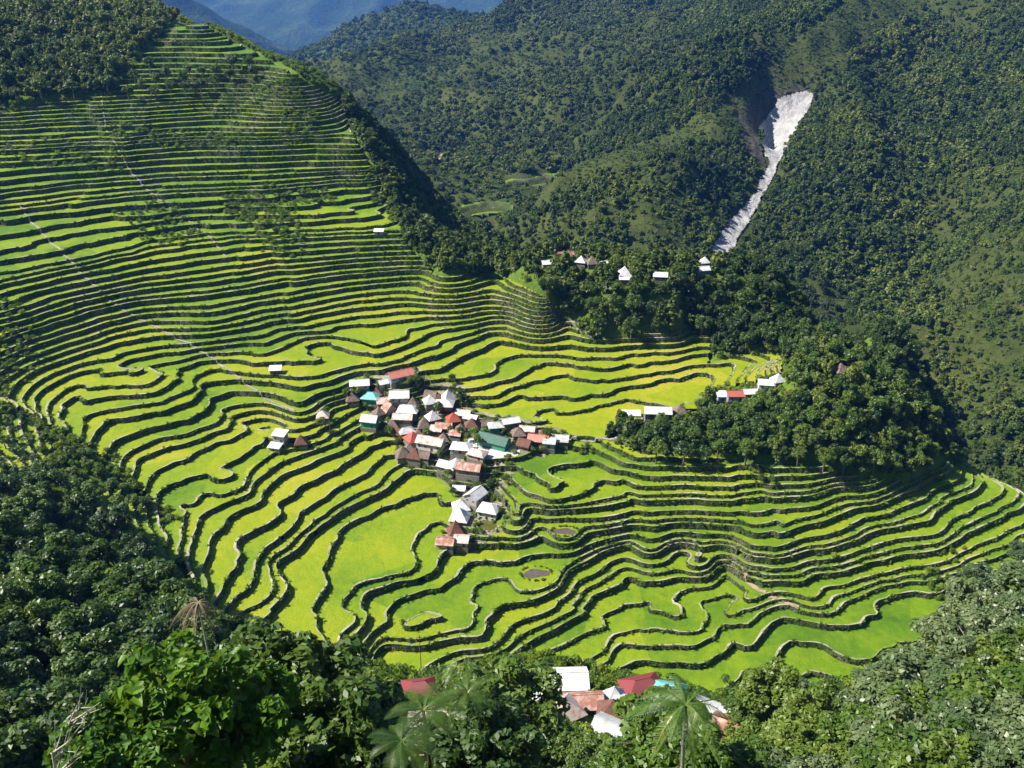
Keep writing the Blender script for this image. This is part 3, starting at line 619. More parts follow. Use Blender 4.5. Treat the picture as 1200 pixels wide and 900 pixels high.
def mat_plain(name, c, rough=0.8, j=0.25):
    t = NT(name); o = t.objco(); n = t.noise(o, 1.2, 4, 0.65)
    return t.bsdf(t.ramp(n, [(0.3, tuple(x * (1 - j) for x in c)), (0.7, c)]), rough, 0.3, t.bump(n, 0.3, 0.03))
for nm, c in (('wall_wood', (0.17, 0.12, 0.08)), ('wall_tan', (0.40, 0.33, 0.24)), ('wall_grey', (0.36, 0.35, 0.33)), ('wall_white', (0.62, 0.61, 0.58)), ('wall_green', (0.03, 0.30, 0.20)), ('wall_blue', (0.22, 0.33, 0.42)), ('wall_dark', (0.06, 0.055, 0.05)), ('frame_paint', (0.55, 0.53, 0.48)), ('door_wood', (0.10, 0.06, 0.04)), ('plinth_stone', (0.20, 0.185, 0.16))): mat_plain(nm, c)
tg = NT('window_glass'); tg.bsdf((0.03, 0.035, 0.04), 0.15, 0.5)
def box(x0, x1, y0, y1, z0, z1):
    return [(x0, y0, z0), (x1, y0, z0), (x1, y1, z0), (x0, y1, z0), (x0, y0, z1), (x1, y0, z1), (x1, y1, z1), (x0, y1, z1)], [(0, 3, 2, 1), (4, 5, 6, 7), (0, 1, 5, 4), (1, 2, 6, 5), (2, 3, 7, 6), (3, 0, 4, 7)]
def boxmesh(name, *a): return mesh(name, *box(*a))
def joined(name, parts):
    V = []; F = []
    for v, f in parts: n = len(V); V += v; F += [tuple(i + n for i in q) for q in f]
    return mesh(name, V, F)
SHARED = {}
def shared(key, fn, mat):
    if key not in SHARED: SHARED[key] = fn(); SHARED[key].materials.append(MATS[mat])
    return SHARED[key]
HOUSES = []
def house(u, v, L, W, H, rot, kind, rh, roof, wall, label, group=None, f=None, stilt=False, t=(120, 900), lab_roof=None):
    f = f or G0
    p = hit(f, u, v, t[0], t[1], lift=H + 0.45 * rh)
    zg = ground_z(p[0], p[1])
    ca, sa = math.cos(math.radians(rot)), math.sin(math.radians(rot))
    zs_ = [ground_z(p[0] + ca * a * L / 2 - sa * b * W / 2, p[1] + sa * a * L / 2 + ca * b * W / 2) for a in (-1, 1) for b in (-1, 1)]
    zg = max(zg, sorted(zs_)[2]) + 0.1; drop = zg - min(zs_) + 0.6
    root = empty('hut' if 'thatch' in roof or kind in ('pyr',) else 'house', (p[0], p[1], zg), math.radians(rot), label=label, category='hut' if kind in ('pyr',) else 'house')
    if group: root['group'] = group
    HOUSES.append((p[0], p[1], max(L, W) / 2 + 0.5))
    l, w = L / 2, W / 2; e = 0.55; zb = 0.0
    if stilt:
        zb = 1.5
        for a in (-1, 1):
            for b in (-1, 1):
                po = obj('post', shared('post', lambda: boxmesh('post', -0.14, 0.14, -0.14, 0.14, -1.6, 1.6), 'wall_wood'), root); po.location = (a * (l - 0.35), b * (w - 0.35), 0)
    else: obj('plinth', boxmesh('plinth', -l - 0.25, l + 0.25, -w - 0.25, w + 0.25, -drop, 0.12), root, MATS['plinth_stone'])
    # walls with gable ends
    V, F = box(-l, l, -w, w, zb, zb + H)
    if kind == 'gable':
        n = len(V); V += [(-l, 0, zb + H + rh * 0.96), (l, 0, zb + H + rh * 0.96)]; F = [q for q in F if q != (4, 5, 6, 7)] + [(4, 7, n), (6, 5, n + 1)]
    if kind == 'shed': V[6] = (l, w, zb + H + rh - 0.05); V[7] = (-l, w, zb + H + rh - 0.05)
    wo_ = obj('wall', mesh('wall', V, F), root, MATS[wall])
    # roof shell with thickness
    zt = zb + H; th = 0.14 if 'thatch' not in roof else 0.4
    lx, wy_ = l + e, w + e
    if kind == 'gable':
        dz = rh / w * e; prof = [(-wy_, zt - dz), (0, zt + rh), (wy_, zt - dz)]
        V = [(sx, y_, z_ + q) for q in (0, th) for sx in (-lx, lx) for y_, z_ in prof]
        F = [(0, 3, 4, 1), (1, 4, 5, 2), (6, 7, 10, 9), (7, 8, 11, 10), (0, 6, 9, 3), (2, 5, 11, 8), (0, 1, 7, 6), (1, 2, 8, 7), (3, 9, 10, 4), (4, 10, 11, 5)]
        ro = obj('roof', mesh('roof', V, F), root, MATS[roof])
        obj('ridge_cap', boxmesh('ridge_cap', -lx - 0.03, lx + 0.03, -0.16, 0.16, zt + rh + th - 0.1, zt + rh + th + 0.05), ro, MATS[roof])
    elif kind == 'shed':
        dz = rh / W * e
        V = [(-lx, -wy_, zt - dz), (lx, -wy_, zt - dz), (lx, wy_, zt + rh + dz), (-lx, wy_, zt + rh + dz)]; V += [(a, b, c + th) for a, b, c in V]
        obj('roof', mesh('roof', V, box(0, 1, 0, 1, 0, 1)[1]), root, MATS[roof])
    else:
        rl = 0.0 if kind == 'pyr' else max(0.4, l - w * 0.8)
        rings = [(lx, wy_, zt - 0.25), (rl + (lx - rl) * 0.52, wy_ * 0.52, zt + rh * (0.42 if kind == 'pyr' else 0.46)), (rl + 0.05, 0.07, zt + rh)]
        V = []; F = []
        for a, b, c in rings: V += [(-a, -b, c), (a, -b, c), (a, b, c), (-a, b, c)]
        V += [(-lx, -wy_, zt - 0.25 - th), (lx, -wy_, zt - 0.25 - th), (lx, wy_, zt - 0.25 - th), (-lx, wy_, zt - 0.25 - th)]
        for r in range(2):
            for i in range(4): j = (i + 1) % 4; F.append((r * 4 + i, r * 4 + j, r * 4 + 4 + j, r * 4 + 4 + i))
        F.append((8, 9, 10, 11)); F += [(12 + i, 12 + (i + 1) % 4, (i + 1) % 4, i) for i in range(4)] + [(15, 14, 13, 12)]
        ro = obj('roof', mesh('roof', V, F), root, MATS[roof])
        obj('ridge_cap', boxmesh('ridge_cap', -rl - 0.15, rl + 0.15, -0.14, 0.14, zt + rh - 0.12, zt + rh + 0.08), ro, MATS[roof])
    # openings
    wm = lambda: boxmesh('window', -0.5, 0.5, -0.05, 0.05, -0.5, 0.5)
    pm = lambda: boxmesh('pane', -0.4, 0.4, -0.07, 0.07, -0.4, 0.4)
    def window(x, y, z, r):
        wd = obj('window', shared('window', wm, 'frame_paint'), root); wd.location = (x, y, z); wd.rotation_euler = (0, 0, r)
        obj('pane', shared('pane', pm, 'window_glass'), wd)
    if H > 1.6:
        zc = zb + H * 0.58; n = max(1, int(L / 2.4))
        for sgn in (-1, 1):
            for i in range(n):
                x = -l + L * (i + 0.5) / n
                if sgn == -1 and i == n // 2: continue
                window(x, sgn * (w + 0.03), zc, 0)
        for sgn in (-1, 1):
            for i in range(max(1, int(W / 2.6))):
                m_ = max(1, int(W / 2.6)); window(sgn * (l + 0.03), -w + W * (i + 0.5) / m_, zc, math.pi / 2)
        if H > 3.6:
            for i in range(n): window(-l + L * (i + 0.5) / n, -(w + 0.03), zb + H * 0.2, 0)
    dr = obj('door', shared('door', lambda: boxmesh('door', -0.45, 0.45, -0.05, 0.05, 0, 1.5), 'door_wood'), root); dr.location = (-l + L * ((max(1, int(L / 2.4)) // 2) + 0.5) / max(1, int(L / 2.4)), -(w + 0.04), zb + 0.12)
    if H < 1.7: dr.scale = (1, 1, max(0.5, H / 1.8))
    return root
V_ = 'village houses'
# upper village
for a in [
 (421, 445, 8, 5, 2.4, 8, 'gable', 1.6, 'roof_white', 'wall_grey', 'white tin-roofed house at the western edge of the village'),
 (469, 441, 11, 5.5, 2.8, 29, 'gable', 1.7, 'roof_salmon', 'wall_blue', 'long salmon-red roofed hall above the village, blue-grey walls'),
 (450, 446, 4.5, 4, 2.2, 25, 'gable', 1.0, 'roof_white', 'wall_grey', 'small white annex touching the long salmon-red hall'),
 (434, 459, 7, 6, 3.2, -10, 'hip', 1.8, 'roof_teal', 'wall_green', 'pale teal hip-roofed house in the upper village'),
 (412, 459, 5, 5, 1.6, 15, 'pyr', 3.0, 'thatch', 'wall_wood', 'grey thatched hut beside the teal-roofed house'),
 (441, 454, 4.5, 4.5, 1.5, 5, 'pyr', 2.8, 'thatch_brown', 'wall_wood', 'brown thatched hut between teal roof and salmon hall'),
 (468, 463, 8, 5, 2.6, 4, 'gable', 2.2, 'roof_white', 'wall_grey', 'white gabled house with grey front below the salmon hall'),
 (456, 474, 5, 5, 2.2, -60, 'gable', 3.0, 'roof_rust', 'wall_grey', 'steep rust-orange gable with pale grey front'),
 (478, 477, 8.5, 6, 2.6, -8, 'hip', 2.0, 'roof_white', 'wall_wood', 'broad white hip roof in the village middle'),
 (504, 467, 5, 5, 1.8, 20, 'pyr', 3.0, 'roof_white', 'wall_wood', 'bluish white pyramid-roofed hut near the palms'),
 (525, 460, 5.5, 5.5, 2.0, 30, 'pyr', 4.2, 'roof_grey', 'wall_wood', 'tall grey pyramid-roofed hut at the northern tip of the village'),
 (505, 458, 5, 4.5, 1.8, -20, 'gable', 2.2, 'thatch', 'wall_wood', 'tan thatched gable behind the bluish white pyramid'),
 (521, 473, 7.5, 6, 2.6, -6, 'hip', 1.6, 'roof_white', 'wall_wood', 'white rounded hip roof on posts in the upper village', 1),
 (484, 471, 4, 4, 1.6, 0, 'pyr', 3.4, 'thatch', 'wall_wood', 'pinkish grey thatch cone behind the broad white hip roof'),
 (497, 492, 5, 5, 1.4, 10, 'pyr', 4.0, 'thatch', 'wall_wood', 'dark thatched pyramid hut beside the white pyramid hut'),
 (507, 485, 5, 5, 1.8, 28, 'pyr', 3.2, 'roof_white', 'wall_wood', 'clean white pyramid hut beside the dark thatched one'),
 (531, 488, 5, 5, 1.8, 15, 'pyr', 3.0, 'roof_red', 'wall_wood', 'bright red pyramid-roofed hut in the village middle'),
 (520, 496, 6.5, 4.5, 2.2, -4, 'gable', 1.4, 'roof_rust', 'wall_wood', 'low rust-orange roof below the red pyramid hut'),
 (433, 488, 6.5, 5, 3.4, -12, 'gable', 1.8, 'roof_white', 'wall_green', 'green-walled house with white gable at the village edge'),
 (476, 499, 6, 5, 2.8, 22, 'hip', 1.3, 'roof_grey', 'wall_grey', 'pale blue-grey flat hip roof over grey walls'),
 (472, 487, 8, 4.5, 2.4, -5, 'gable', 1.4, 'roof_pale_rust', 'wall_wood', 'long white roof streaked with rust in the village middle'),
 (460, 491, 4.5, 4.5, 1.4, 0, 'pyr', 3.0, 'thatch', 'wall_wood', 'small thatched hut west of the streaked white roof'),
 (484, 511, 6, 6, 2.0, 35, 'pyr', 3.2, 'roof_red', 'wall_wood', 'brick-red pyramid roof next to the long red and white house'),
 (505, 519, 11, 6, 3.6, -18, 'gable', 1.8, 'roof_pale_rust', 'wall_white', 'long two-storey house with red and white roof, white end wall'),
 (472, 530, 5.5, 5.5, 1.2, 20, 'pyr', 3.6, 'thatch', 'wall_wood', 'grey-brown thatched hut at the lower western village edge'),
 (487, 533, 5.5, 5.5, 1.2, -15, 'pyr', 3.6, 'thatch_brown', 'wall_wood', 'brown thatched hut below the long two-storey house'),
 (541, 532, 8, 6, 2.4, -10, 'hip', 1.6, 'roof_white', 'wall_grey', 'white hip-roofed house beside the concrete yard'),
 (536, 522, 4.5, 4.5, 1.4, 12, 'pyr', 3.0, 'thatch', 'wall_wood', 'thatched hut behind the white house by the yard'),
 (543, 480, 6, 4.5, 2.2, -15, 'gable', 1.4, 'roof_pale_rust', 'wall_wood', 'pinkish rusty gable at the north-eastern village edge'),
 (552, 486, 5.5, 4, 2.2, -20, 'gable', 1.0, 'roof_white', 'wall_wood', 'white low roof beside the pinkish rusty gable'),
 (553, 495, 5, 5, 1.4, 0, 'pyr', 3.2, 'thatch_brown', 'wall_wood', 'brown thatched hut above the green hall'),
 (520, 509, 4, 4, 1.4, 0, 'pyr', 2.8, 'thatch', 'wall_wood', 'small pinkish thatched hut behind the long two-storey house'),
 (448, 468, 4.5, 4, 1.8, 12, 'gable', 1.6, 'roof_pale_rust', 'wall_wood', 'small pinkish gable between teal roof and steep rust gable'),
 (444, 480, 4, 4, 1.4, 30, 'pyr', 2.8, 'thatch', 'wall_wood', 'little thatched hut above the green-walled house'),
 (465, 500, 4.5, 4, 1.6, -20, 'gable', 1.6, 'thatch_brown', 'wall_wood', 'low brown gable west of the blue-grey hip roof'),
 (490, 503, 4, 4, 1.5, 15, 'pyr', 2.6, 'thatch', 'wall_wood', 'tiny thatch cone east of the blue-grey hip roof'),
 (511, 503, 4.5, 4, 1.6, -8, 'shed', 0.6, 'roof_pale_rust', 'wall_wood', 'pale lean-to under the low rust-orange roof'),
 (540, 499, 4.5, 4.5, 1.4, 8, 'pyr', 3.0, 'thatch', 'wall_wood', 'thatched hut east of the low rust-orange roof'),
 (534, 507, 4.5, 3.5, 1.6, -15, 'gable', 1.4, 'roof_rust', 'wall_wood', 'small rusty gable behind the palms of the yard'),
 (480, 523, 4.5, 4.5, 1.3, 5, 'pyr', 3.2, 'thatch', 'wall_wood', 'thatched hut hard below the brick-red pyramid roof'),
 (497, 536, 5, 4, 1.6, -18, 'gable', 1.8, 'thatch', 'wall_wood', 'grey thatched gable at the lower village corner'),
 (462, 467, 4, 3.5, 1.6, 6, 'gable', 1.3, 'roof_grey', 'wall_wood', 'small grey gable beside the white gabled house'),
 (514, 462, 4, 4, 1.4, 0, 'pyr', 2.4, 'thatch_brown', 'wall_wood', 'small brown hut between the two northern pyramids'),
 (571, 494, 4.5, 4, 1.6, 12, 'gable', 1.4, 'thatch', 'wall_wood', 'thatched gable behind the grey-teal roofed house'),
 # around the green hall
 (579, 513, 13, 6, 3.0, -27, 'gable', 2.2, 'roof_green', 'wall_green', 'long dark green roofed hall with bright green walls'),
 (581, 496, 6, 5, 2.6, 10, 'hip', 1.3, 'roof_grey', 'wall_green', 'grey-teal roofed house behind the green hall'),
 (598, 494, 7, 4.5, 2.2, 18, 'gable', 1.2, 'roof_white', 'wall_wood', 'white roofed house behind and east of the green hall'),
 (608, 506, 5, 5, 1.6, 5, 'pyr', 2.8, 'thatch', 'wall_wood', 'thatched hut between green hall and red-roofed house'),
 (618, 502, 6, 4, 2.2, -10, 'gable', 1.2, 'roof_pale_rust', 'wall_wood', 'pale pink-rusted roof behind the red-roofed house'),
 (631, 511, 8, 5, 2.4, -12, 'gable', 1.7, 'roof_salmon', 'wall_wood', 'red-roofed house at the eastern end of the village'),
 (632, 503, 7, 4, 2.2, -12, 'gable', 1.3, 'roof_rust', 'wall_wood', 'rust-brown roof tucked behind the eastern red-roofed house'),
 (615, 519, 5, 5, 2.0, -25, 'gable', 1.8, 'thatch_brown', 'wall_wood', 'brown roofed hut at the corner of the concrete yard'),
 (644, 517, 4.5, 4, 2.6, -10, 'shed', 0.8, 'roof_grey', 'wall_blue', 'blue-walled shed beside the eastern red-roofed house'),
 (657, 513, 6, 4, 1.8, -8, 'shed', 0.7, 'roof_grey', 'wall_wood', 'low grey shed at the eastern tip of the village'),
 # lower village
 (525, 545, 7.5, 5, 2.4, -25, 'gable', 1.4, 'roof_white', 'wall_wood', 'white gabled house at the top of the lower village'),
 (535, 547, 4.5, 4.5, 1.8, 20, 'pyr', 2.6, 'roof_white', 'wall_wood', 'white pyramid hut next to the rusty long roof'),
 (560, 543, 7, 5, 2.4, -25, 'hip', 1.5, 'roof_pale_rust', 'wall_grey', 'tan and white hip roof below the concrete yard'),
 (550, 553, 9.5, 5.5, 2.6, -14, 'gable', 1.6, 'roof_rust', 'wall_wood', 'long rusty roof over dark walls in the lower village'),
 (538, 569, 4.5, 3.5, 1.8, -5, 'gable', 0.9, 'roof_white', 'wall_wood', 'tiny white roof between the two house rows'),
 (557, 578, 7, 6, 3.4, 55, 'gable', 1.9, 'roof_white', 'wall_grey', 'tall grey-walled house with white gable in the lower village'),
 (573, 589, 7.5, 6.5, 3.8, -18, 'hip', 1.9, 'roof_white', 'wall_white', 'two-storey house with white hip roof above the pond'),
 (540, 588, 6, 6, 1.8, 10, 'pyr', 3.2, 'roof_white', 'wall_wood', 'white pyramid hut west of the tall grey-walled house'),
 (539, 601, 6.5, 6.5, 1.8, -12, 'pyr', 4.0, 'roof_white', 'wall_wood', 'largest white pyramid hut beside the green pond'),
 (534, 615, 5.5, 5.5, 1.8, 12, 'pyr', 5.2, 'thatch_brown', 'wall_wood', 'tall pointed brown thatched hut at the lower village end'),
 (522, 632, 6, 5, 2.2, -8, 'gable', 1.2, 'roof_rust', 'wall_grey', 'rusty low roof at the very bottom of the village'),
 (541, 629, 5, 5, 2.2, -8, 'gable', 1.2, 'roof_pale_rust', 'wall_grey', 'patched pink and white low roof beside the bottom rusty one'),
]:
    house(*a[:11], group=V_, stilt=len(a) > 11)
S_ = 'scattered huts among the terraces'
for a in [
 (322, 427, 4.5, 3.5, 2.0, 5, 'shed', 0.6, 'roof_white', 'wall_wood', 'lone white hut on the terraces uphill from the village'),
 (328, 508, 5, 4, 3.4, -15, 'shed', 0.7, 'roof_white', 'wall_grey', 'two-storey white hut standing alone in the western paddies'),
 (322, 520, 4.5, 3, 1.6, -15, 'shed', 0.5, 'roof_white', 'wall_grey', 'low white lean-to under the lone two-storey hut'),
 (352, 512, 4.5, 4.5, 1.6, 10, 'pyr', 3.0, 'thatch_brown', 'wall_wood', 'red-brown thatched hut beside the lone two-storey white hut'),
 (378, 483, 4.5, 4.5, 1.6, 5, 'pyr', 2.4, 'roof_pale_rust', 'wall_wood', 'pale hut on the bank between western paddies and village'),
 (740, 482, 7, 5, 2.2, -2, 'gable', 1.2, 'roof_white', 'wall_grey', 'small white-roofed house on the broad yellow flat'),
 (771, 480, 11, 6, 3.4, -3, 'gable', 1.6, 'roof_white', 'wall_dark', 'large white-roofed house with dark front beside the knoll'),
 (797, 478, 5.5, 5.5, 1.4, 10, 'pyr', 3.2, 'thatch', 'wall_wood', 'pale grey thatched hut east of the large white-roofed house'),
 (847, 463, 4.5, 4, 2.4, 0, 'shed', 0.6, 'roof_white', 'wall_blue', 'small white-roofed box house at the west end of the knoll row'),
 (862, 462, 7, 4.5, 2.6, 0, 'gable', 1.4, 'roof_red', 'wall_blue', 'red-roofed house in the row on the knoll'),
 (879, 459, 5.5, 4, 2.0, 5, 'gable', 1.1, 'roof_white', 'wall_wood', 'white house just east of the red one on the knoll'),
 (897, 450, 6, 5, 2.4, -8, 'gable', 1.3, 'roof_white', 'wall_white', 'white house near the top of the knoll row'),
 (912, 443, 4.5, 4.5, 1.6, 15, 'pyr', 3.0, 'roof_white', 'wall_wood', 'white pyramid hut at the upper end of the knoll row'),
 (985, 431, 5.5, 5.5, 1.6, 20, 'pyr', 3.2, 'thatch', 'wall_wood', 'thatched hut half hidden by trees on the knoll top'),
 (444, 271, 4.5, 3, 1.8, 0, 'shed', 0.5, 'roof_white', 'wall_grey', 'tiny white hut high on the terraces by the shaded hill end'),
 (663, 297, 8.0, 4.0, 1.8, 14, 'gable', 1.6, 'roof_rust', 'wall_white', 'orange-red roof at the west end of the ridge hamlet'),
 (642, 307, 5.6, 4.0, 1.6, 10, 'gable', 1.2, 'roof_white', 'wall_wood', 'white roof beside the orange one on the ridge'),
 (681, 304, 4.8, 4.0, 1.6, -20, 'pyr', 2.8, 'roof_white', 'wall_wood', 'white pyramid hut on the ridge next to the grey thatch'),
 (694, 305, 4.8, 4.8, 1.2, 10, 'pyr', 3.4, 'thatch', 'wall_wood', 'grey thatched hut on the ridge between two white roofs'),
 (709, 308, 4.8, 4.0, 1.8, 0, 'hip', 1.4, 'roof_white', 'wall_white', 'white hip roof east of the grey thatch on the ridge'),
 (732, 318, 5.6, 5.6, 1.4, 5, 'pyr', 3.8, 'roof_white', 'wall_wood', 'largest white pyramid hut on the wooded ridge'),
 (733, 327, 5.6, 3.2, 1.3, -5, 'gable', 0.9, 'roof_white', 'wall_wood', 'low white roof in front of the ridge pyramid hut'),
 (774, 322, 6.4, 4.0, 1.6, -8, 'gable', 1.4, 'roof_white', 'wall_wood', 'white gabled house alone among the ridge trees'),
 (826, 304, 4.0, 4.0, 1.6, 10, 'pyr', 2.6, 'roof_white', 'wall_wood', 'small white hut near the foot of the landslide chute'),
 (823, 316, 6.4, 4.0, 1.6, 12, 'gable', 1.3, 'roof_white', 'wall_wood', 'white roof below the small hut near the landslide chute'),
]:
    house(*a[:11], group=S_)
N_ = 'near hamlet roofs under the viewpoint'
for a in [
 (665, 796, 9, 7, 3.0, 2, 'gable', 1.8, 'roof_white', 'wall_wood', 'big bright white roof of the near hamlet, tallest of all', 3.2),
 (684, 819, 8, 5, 2.4, 4, 'gable', 1.6, 'roof_rust', 'wall_wood', 'rust-red roof directly below the big bright white one', 0),
 (661, 826, 6.5, 6.5, 1.6, 30, 'pyr', 3.4, 'roof_pale_rust', 'wall_wood', 'weathered pink-grey pyramid hut in the near hamlet', 0),
 (719, 818, 6, 6, 2.0, 12, 'pyr', 4.4, 'roof_white', 'wall_wood', 'pointed silvery pyramid hut in the near hamlet', 0),
 (718, 838, 6, 6, 1.6, -10, 'pyr', 4.0, 'thatch_brown', 'wall_wood', 'dark brown thatched pyramid hut in the near hamlet', 0),
 (752, 809, 9, 6.5, 2.6, 16, 'hip', 2.2, 'roof_maroon', 'wall_wood', 'maroon hip roof beside the teal one in the near hamlet', 0),
 (782, 806, 8, 6, 2.6, -14, 'hip', 2.2, 'roof_teal', 'wall_grey', 'teal hip roof beside the maroon one in the near hamlet', 0),
 (741, 829, 8, 5.5, 2.4, -18, 'gable', 1.4, 'roof_white', 'wall_grey', 'silvery low roof in front of the maroon one', 0),
 (718, 855, 7, 5, 2.2, -30, 'gable', 1.2, 'roof_grey', 'wall_blue', 'blue-grey roof lowest in the near hamlet', 0),
 (838, 832, 9, 5.5, 2.4, -30, 'gable', 1.4, 'roof_white', 'wall_white', 'long white roof behind the coconut palm', 0),
 (855, 850, 6, 4, 2.2, -30, 'gable', 1.0, 'roof_rust', 'wall_wood', 'reddish shed roof beside the long white one', 0),
 (491, 806, 6.5, 5, 2.2, 10, 'hip', 1.8, 'roof_maroon', 'wall_wood', 'lone red hip roof behind the tree ferns', 0),
 (514, 846, 7, 5, 2.4, 5, 'gable', 1.6, 'roof_pale_rust', 'wall_wood', 'rust-streaked roof glimpsed through the tree ferns', 0),
 (622, 814, 6, 4, 2.2, 0, 'gable', 1.2, 'roof_white', 'wall_wood', 'small white roof behind the leafy near tree', 0),
]:
    house(*a[:11], group=N_, t=(90, 300))
# ------------------------------------------------------------------ vegetation
def mat_leaf(name, stops, trans=0.3, rough=0.45, spec=0.4, rnd=0.5):
    t = NT(name); oi = t.n('ShaderNodeObjectInfo'); tint = t.attr('tint')
    f = t.math('ADD', t.math('MULTIPLY', oi.outputs['Random'], rnd), t.math('MULTIPLY', tint, 1 - rnd))
    nz = t.noise(oi.outputs['Location'], 0.011, 3, 0.6)
    f = t.math('ADD', f, t.math('MULTIPLY', t.math('SUBTRACT', nz, 0.5), 1.1))
    f = t.math('ADD', f, t.math('MULTIPLY', t.math('SUBTRACT', t.noise(oi.outputs['Location'], 0.0035, 2, 0.5), 0.5), 1.5))
    c = t.ramp(f, stops)
    tc = t.mix(0.5, c, tuple(min(1, x) for x in (0.20, 0.30, 0.02)))
    return t.bsdf(c, rough, spec, None, 0, trans, tc)
mat_leaf('leaf_dark', [(0.1, (0.014, 0.036, 0.007)), (0.5, (0.040, 0.082, 0.010)), (0.9, (0.09, 0.145, 0.016))], 0.28)
mat_leaf('leaf_mid', [(0.1, (0.022, 0.055, 0.008)), (0.5, (0.055, 0.105, 0.011)), (0.9, (0.11, 0.165, 0.018))], 0.32)
mat_leaf('leaf_light', [(0.1, (0.045, 0.095, 0.012)), (0.5, (0.085, 0.15, 0.016)), (0.9, (0.15, 0.20, 0.03))], 0.32)
mat_leaf('leaf_grey', [(0.1, (0.045, 0.075, 0.028)), (0.5, (0.085, 0.13, 0.045)), (0.9, (0.16, 0.20, 0.085))], 0.28, 0.4)
mat_leaf('leaf_glossy', [(0.1, (0.03, 0.085, 0.008)), (0.5, (0.07, 0.16, 0.012)), (0.9, (0.14, 0.24, 0.02))], 0.4, 0.42, 0.25, 0.2)
mat_leaf('leaf_palm', [(0.1, (0.04, 0.10, 0.012)), (0.5, (0.09, 0.16, 0.02)), (0.9, (0.26, 0.27, 0.06))], 0.3, 0.4, 0.5, 0.5)
mat_leaf('shrub_leaf', [(0.1, (0.07, 0.13, 0.012)), (0.5, (0.13, 0.20, 0.016)), (0.9, (0.22, 0.27, 0.03))], 0.4, 0.6, 0.2)
mat_leaf('leaf_dead', [(0.1, (0.16, 0.12, 0.08)), (0.9, (0.28, 0.22, 0.15))], 0.1, 0.8, 0.1)
mat_leaf('grass_blade', [(0.1, (0.04, 0.085, 0.008)), (0.5, (0.085, 0.15, 0.012)), (0.9, (0.17, 0.22, 0.03))], 0.3, 0.6, 0.2)
mat_leaf('forest_leaf', [(0.0, (0.014, 0.030, 0.006)), (0.35, (0.034, 0.062, 0.009)), (0.7, (0.075, 0.112, 0.014)), (1.0, (0.14, 0.165, 0.025))], 0.22, 0.55, 0.25, 0.6)
mat_leaf('forest_leaf_far', [(0.0, (0.016, 0.032, 0.007)), (0.35, (0.038, 0.062, 0.011)), (0.7, (0.078, 0.108, 0.017)), (1.0, (0.14, 0.155, 0.03))], 0.18, 0.6, 0.2, 0.6)
mat_plain('bark', (0.14, 0.11, 0.085)); mat_plain('bark_pale', (0.38, 0.35, 0.31)); mat_plain('fern_stem', (0.06, 0.04, 0.03))
def crown(name, seed, n, R, Hh, lobes, lsize, mat, zc, kite=0.55, lobe_r=(0.3, 0.45), flat=0.0, droop=0.0, open_=0.0, fold=False):
    r = np.random.RandomState(seed)
    C = r.normal(size=(lobes, 3)); C /= np.linalg.norm(C, axis=1)[:, None]; C *= (r.rand(lobes, 1) ** 0.45) * (0.72 + open_)
    C[:, 2] = np.where(C[:, 2] < -0.35, -C[:, 2] * 0.5, C[:, 2])
    lr = r.uniform(*lobe_r, lobes)
    w = lr ** 2; k = r.choice(lobes, n, p=w / w.sum())
    d = r.normal(size=(n, 3)); d /= np.linalg.norm(d, axis=1)[:, None]; d[:, 2] = np.where((d[:, 2] < -0.3) & (r.rand(n) < 0.7), -d[:, 2], d[:, 2])
    rad = lr[k] * r.uniform(0.72, 1.08, n)
    P = (C[k] + d * rad[:, None]) * np.array([R, R, Hh]); P[:, 2] += zc
    nrm = d * 0.8 + r.normal(size=(n, 3)) * 0.55 + np.array([0, 0, 0.35 + flat]); nrm /= np.linalg.norm(nrm, axis=1)[:, None]
    t = r.normal(size=(n, 3)); t[:, 2] -= droop; t -= (t * nrm).sum(1)[:, None] * nrm; t /= np.linalg.norm(t, axis=1)[:, None] + 1e-9
    b = np.cross(nrm, t); s = lsize * r.uniform(0.65, 1.35, n)[:, None]
    V = np.stack([P - t * s * 0.5, P + b * s * kite * 0.5 - t * s * 0.05 + nrm * s * 0.06, P + t * s * 0.5 - nrm * s * 0.08, P - b * s * kite * 0.5 - t * s * 0.05 + nrm * s * 0.06], 1).reshape(-1, 3)
    if fold:                     # leaf folded along its midrib, tip bent down
        up = nrm * s * 0.14; p0 = P - t * s * 0.5; p1 = P - t * s * 0.02 - nrm * s * 0.02; p2 = P + t * s * 0.5 - nrm * s * 0.22
        V = np.stack([p0, P + b * s * kite * 0.5 - t * s * 0.15 + up, P + b * s * kite * 0.3 + t * s * 0.22, p2, P - b * s * kite * 0.3 + t * s * 0.22, P - b * s * kite * 0.5 - t * s * 0.15 + up], 1).reshape(-1, 3)
        q = np.arange(n) * 6; Fq = np.concatenate([np.stack([q, q + 1, q + 2, q + 3], 1), np.stack([q, q + 3, q + 4, q + 5], 1)])
        tt = np.clip(0.5 * r.rand(lobes)[k] + 0.5 * r.rand(n), 0, 1)
        me = mesh(name, V, Fq, False, {'tint': ('FACE', np.concatenate([tt, tt]))}); me.materials.append(MATS[mat]); return me
    tint = np.clip(0.5 * r.rand(lobes)[k] + 0.5 * r.rand(n), 0, 1)
    me = mesh(name, V, np.arange(4 * n).reshape(-1, 4), False, {'tint': ('FACE', tint)}); me.materials.append(MATS[mat]); return me
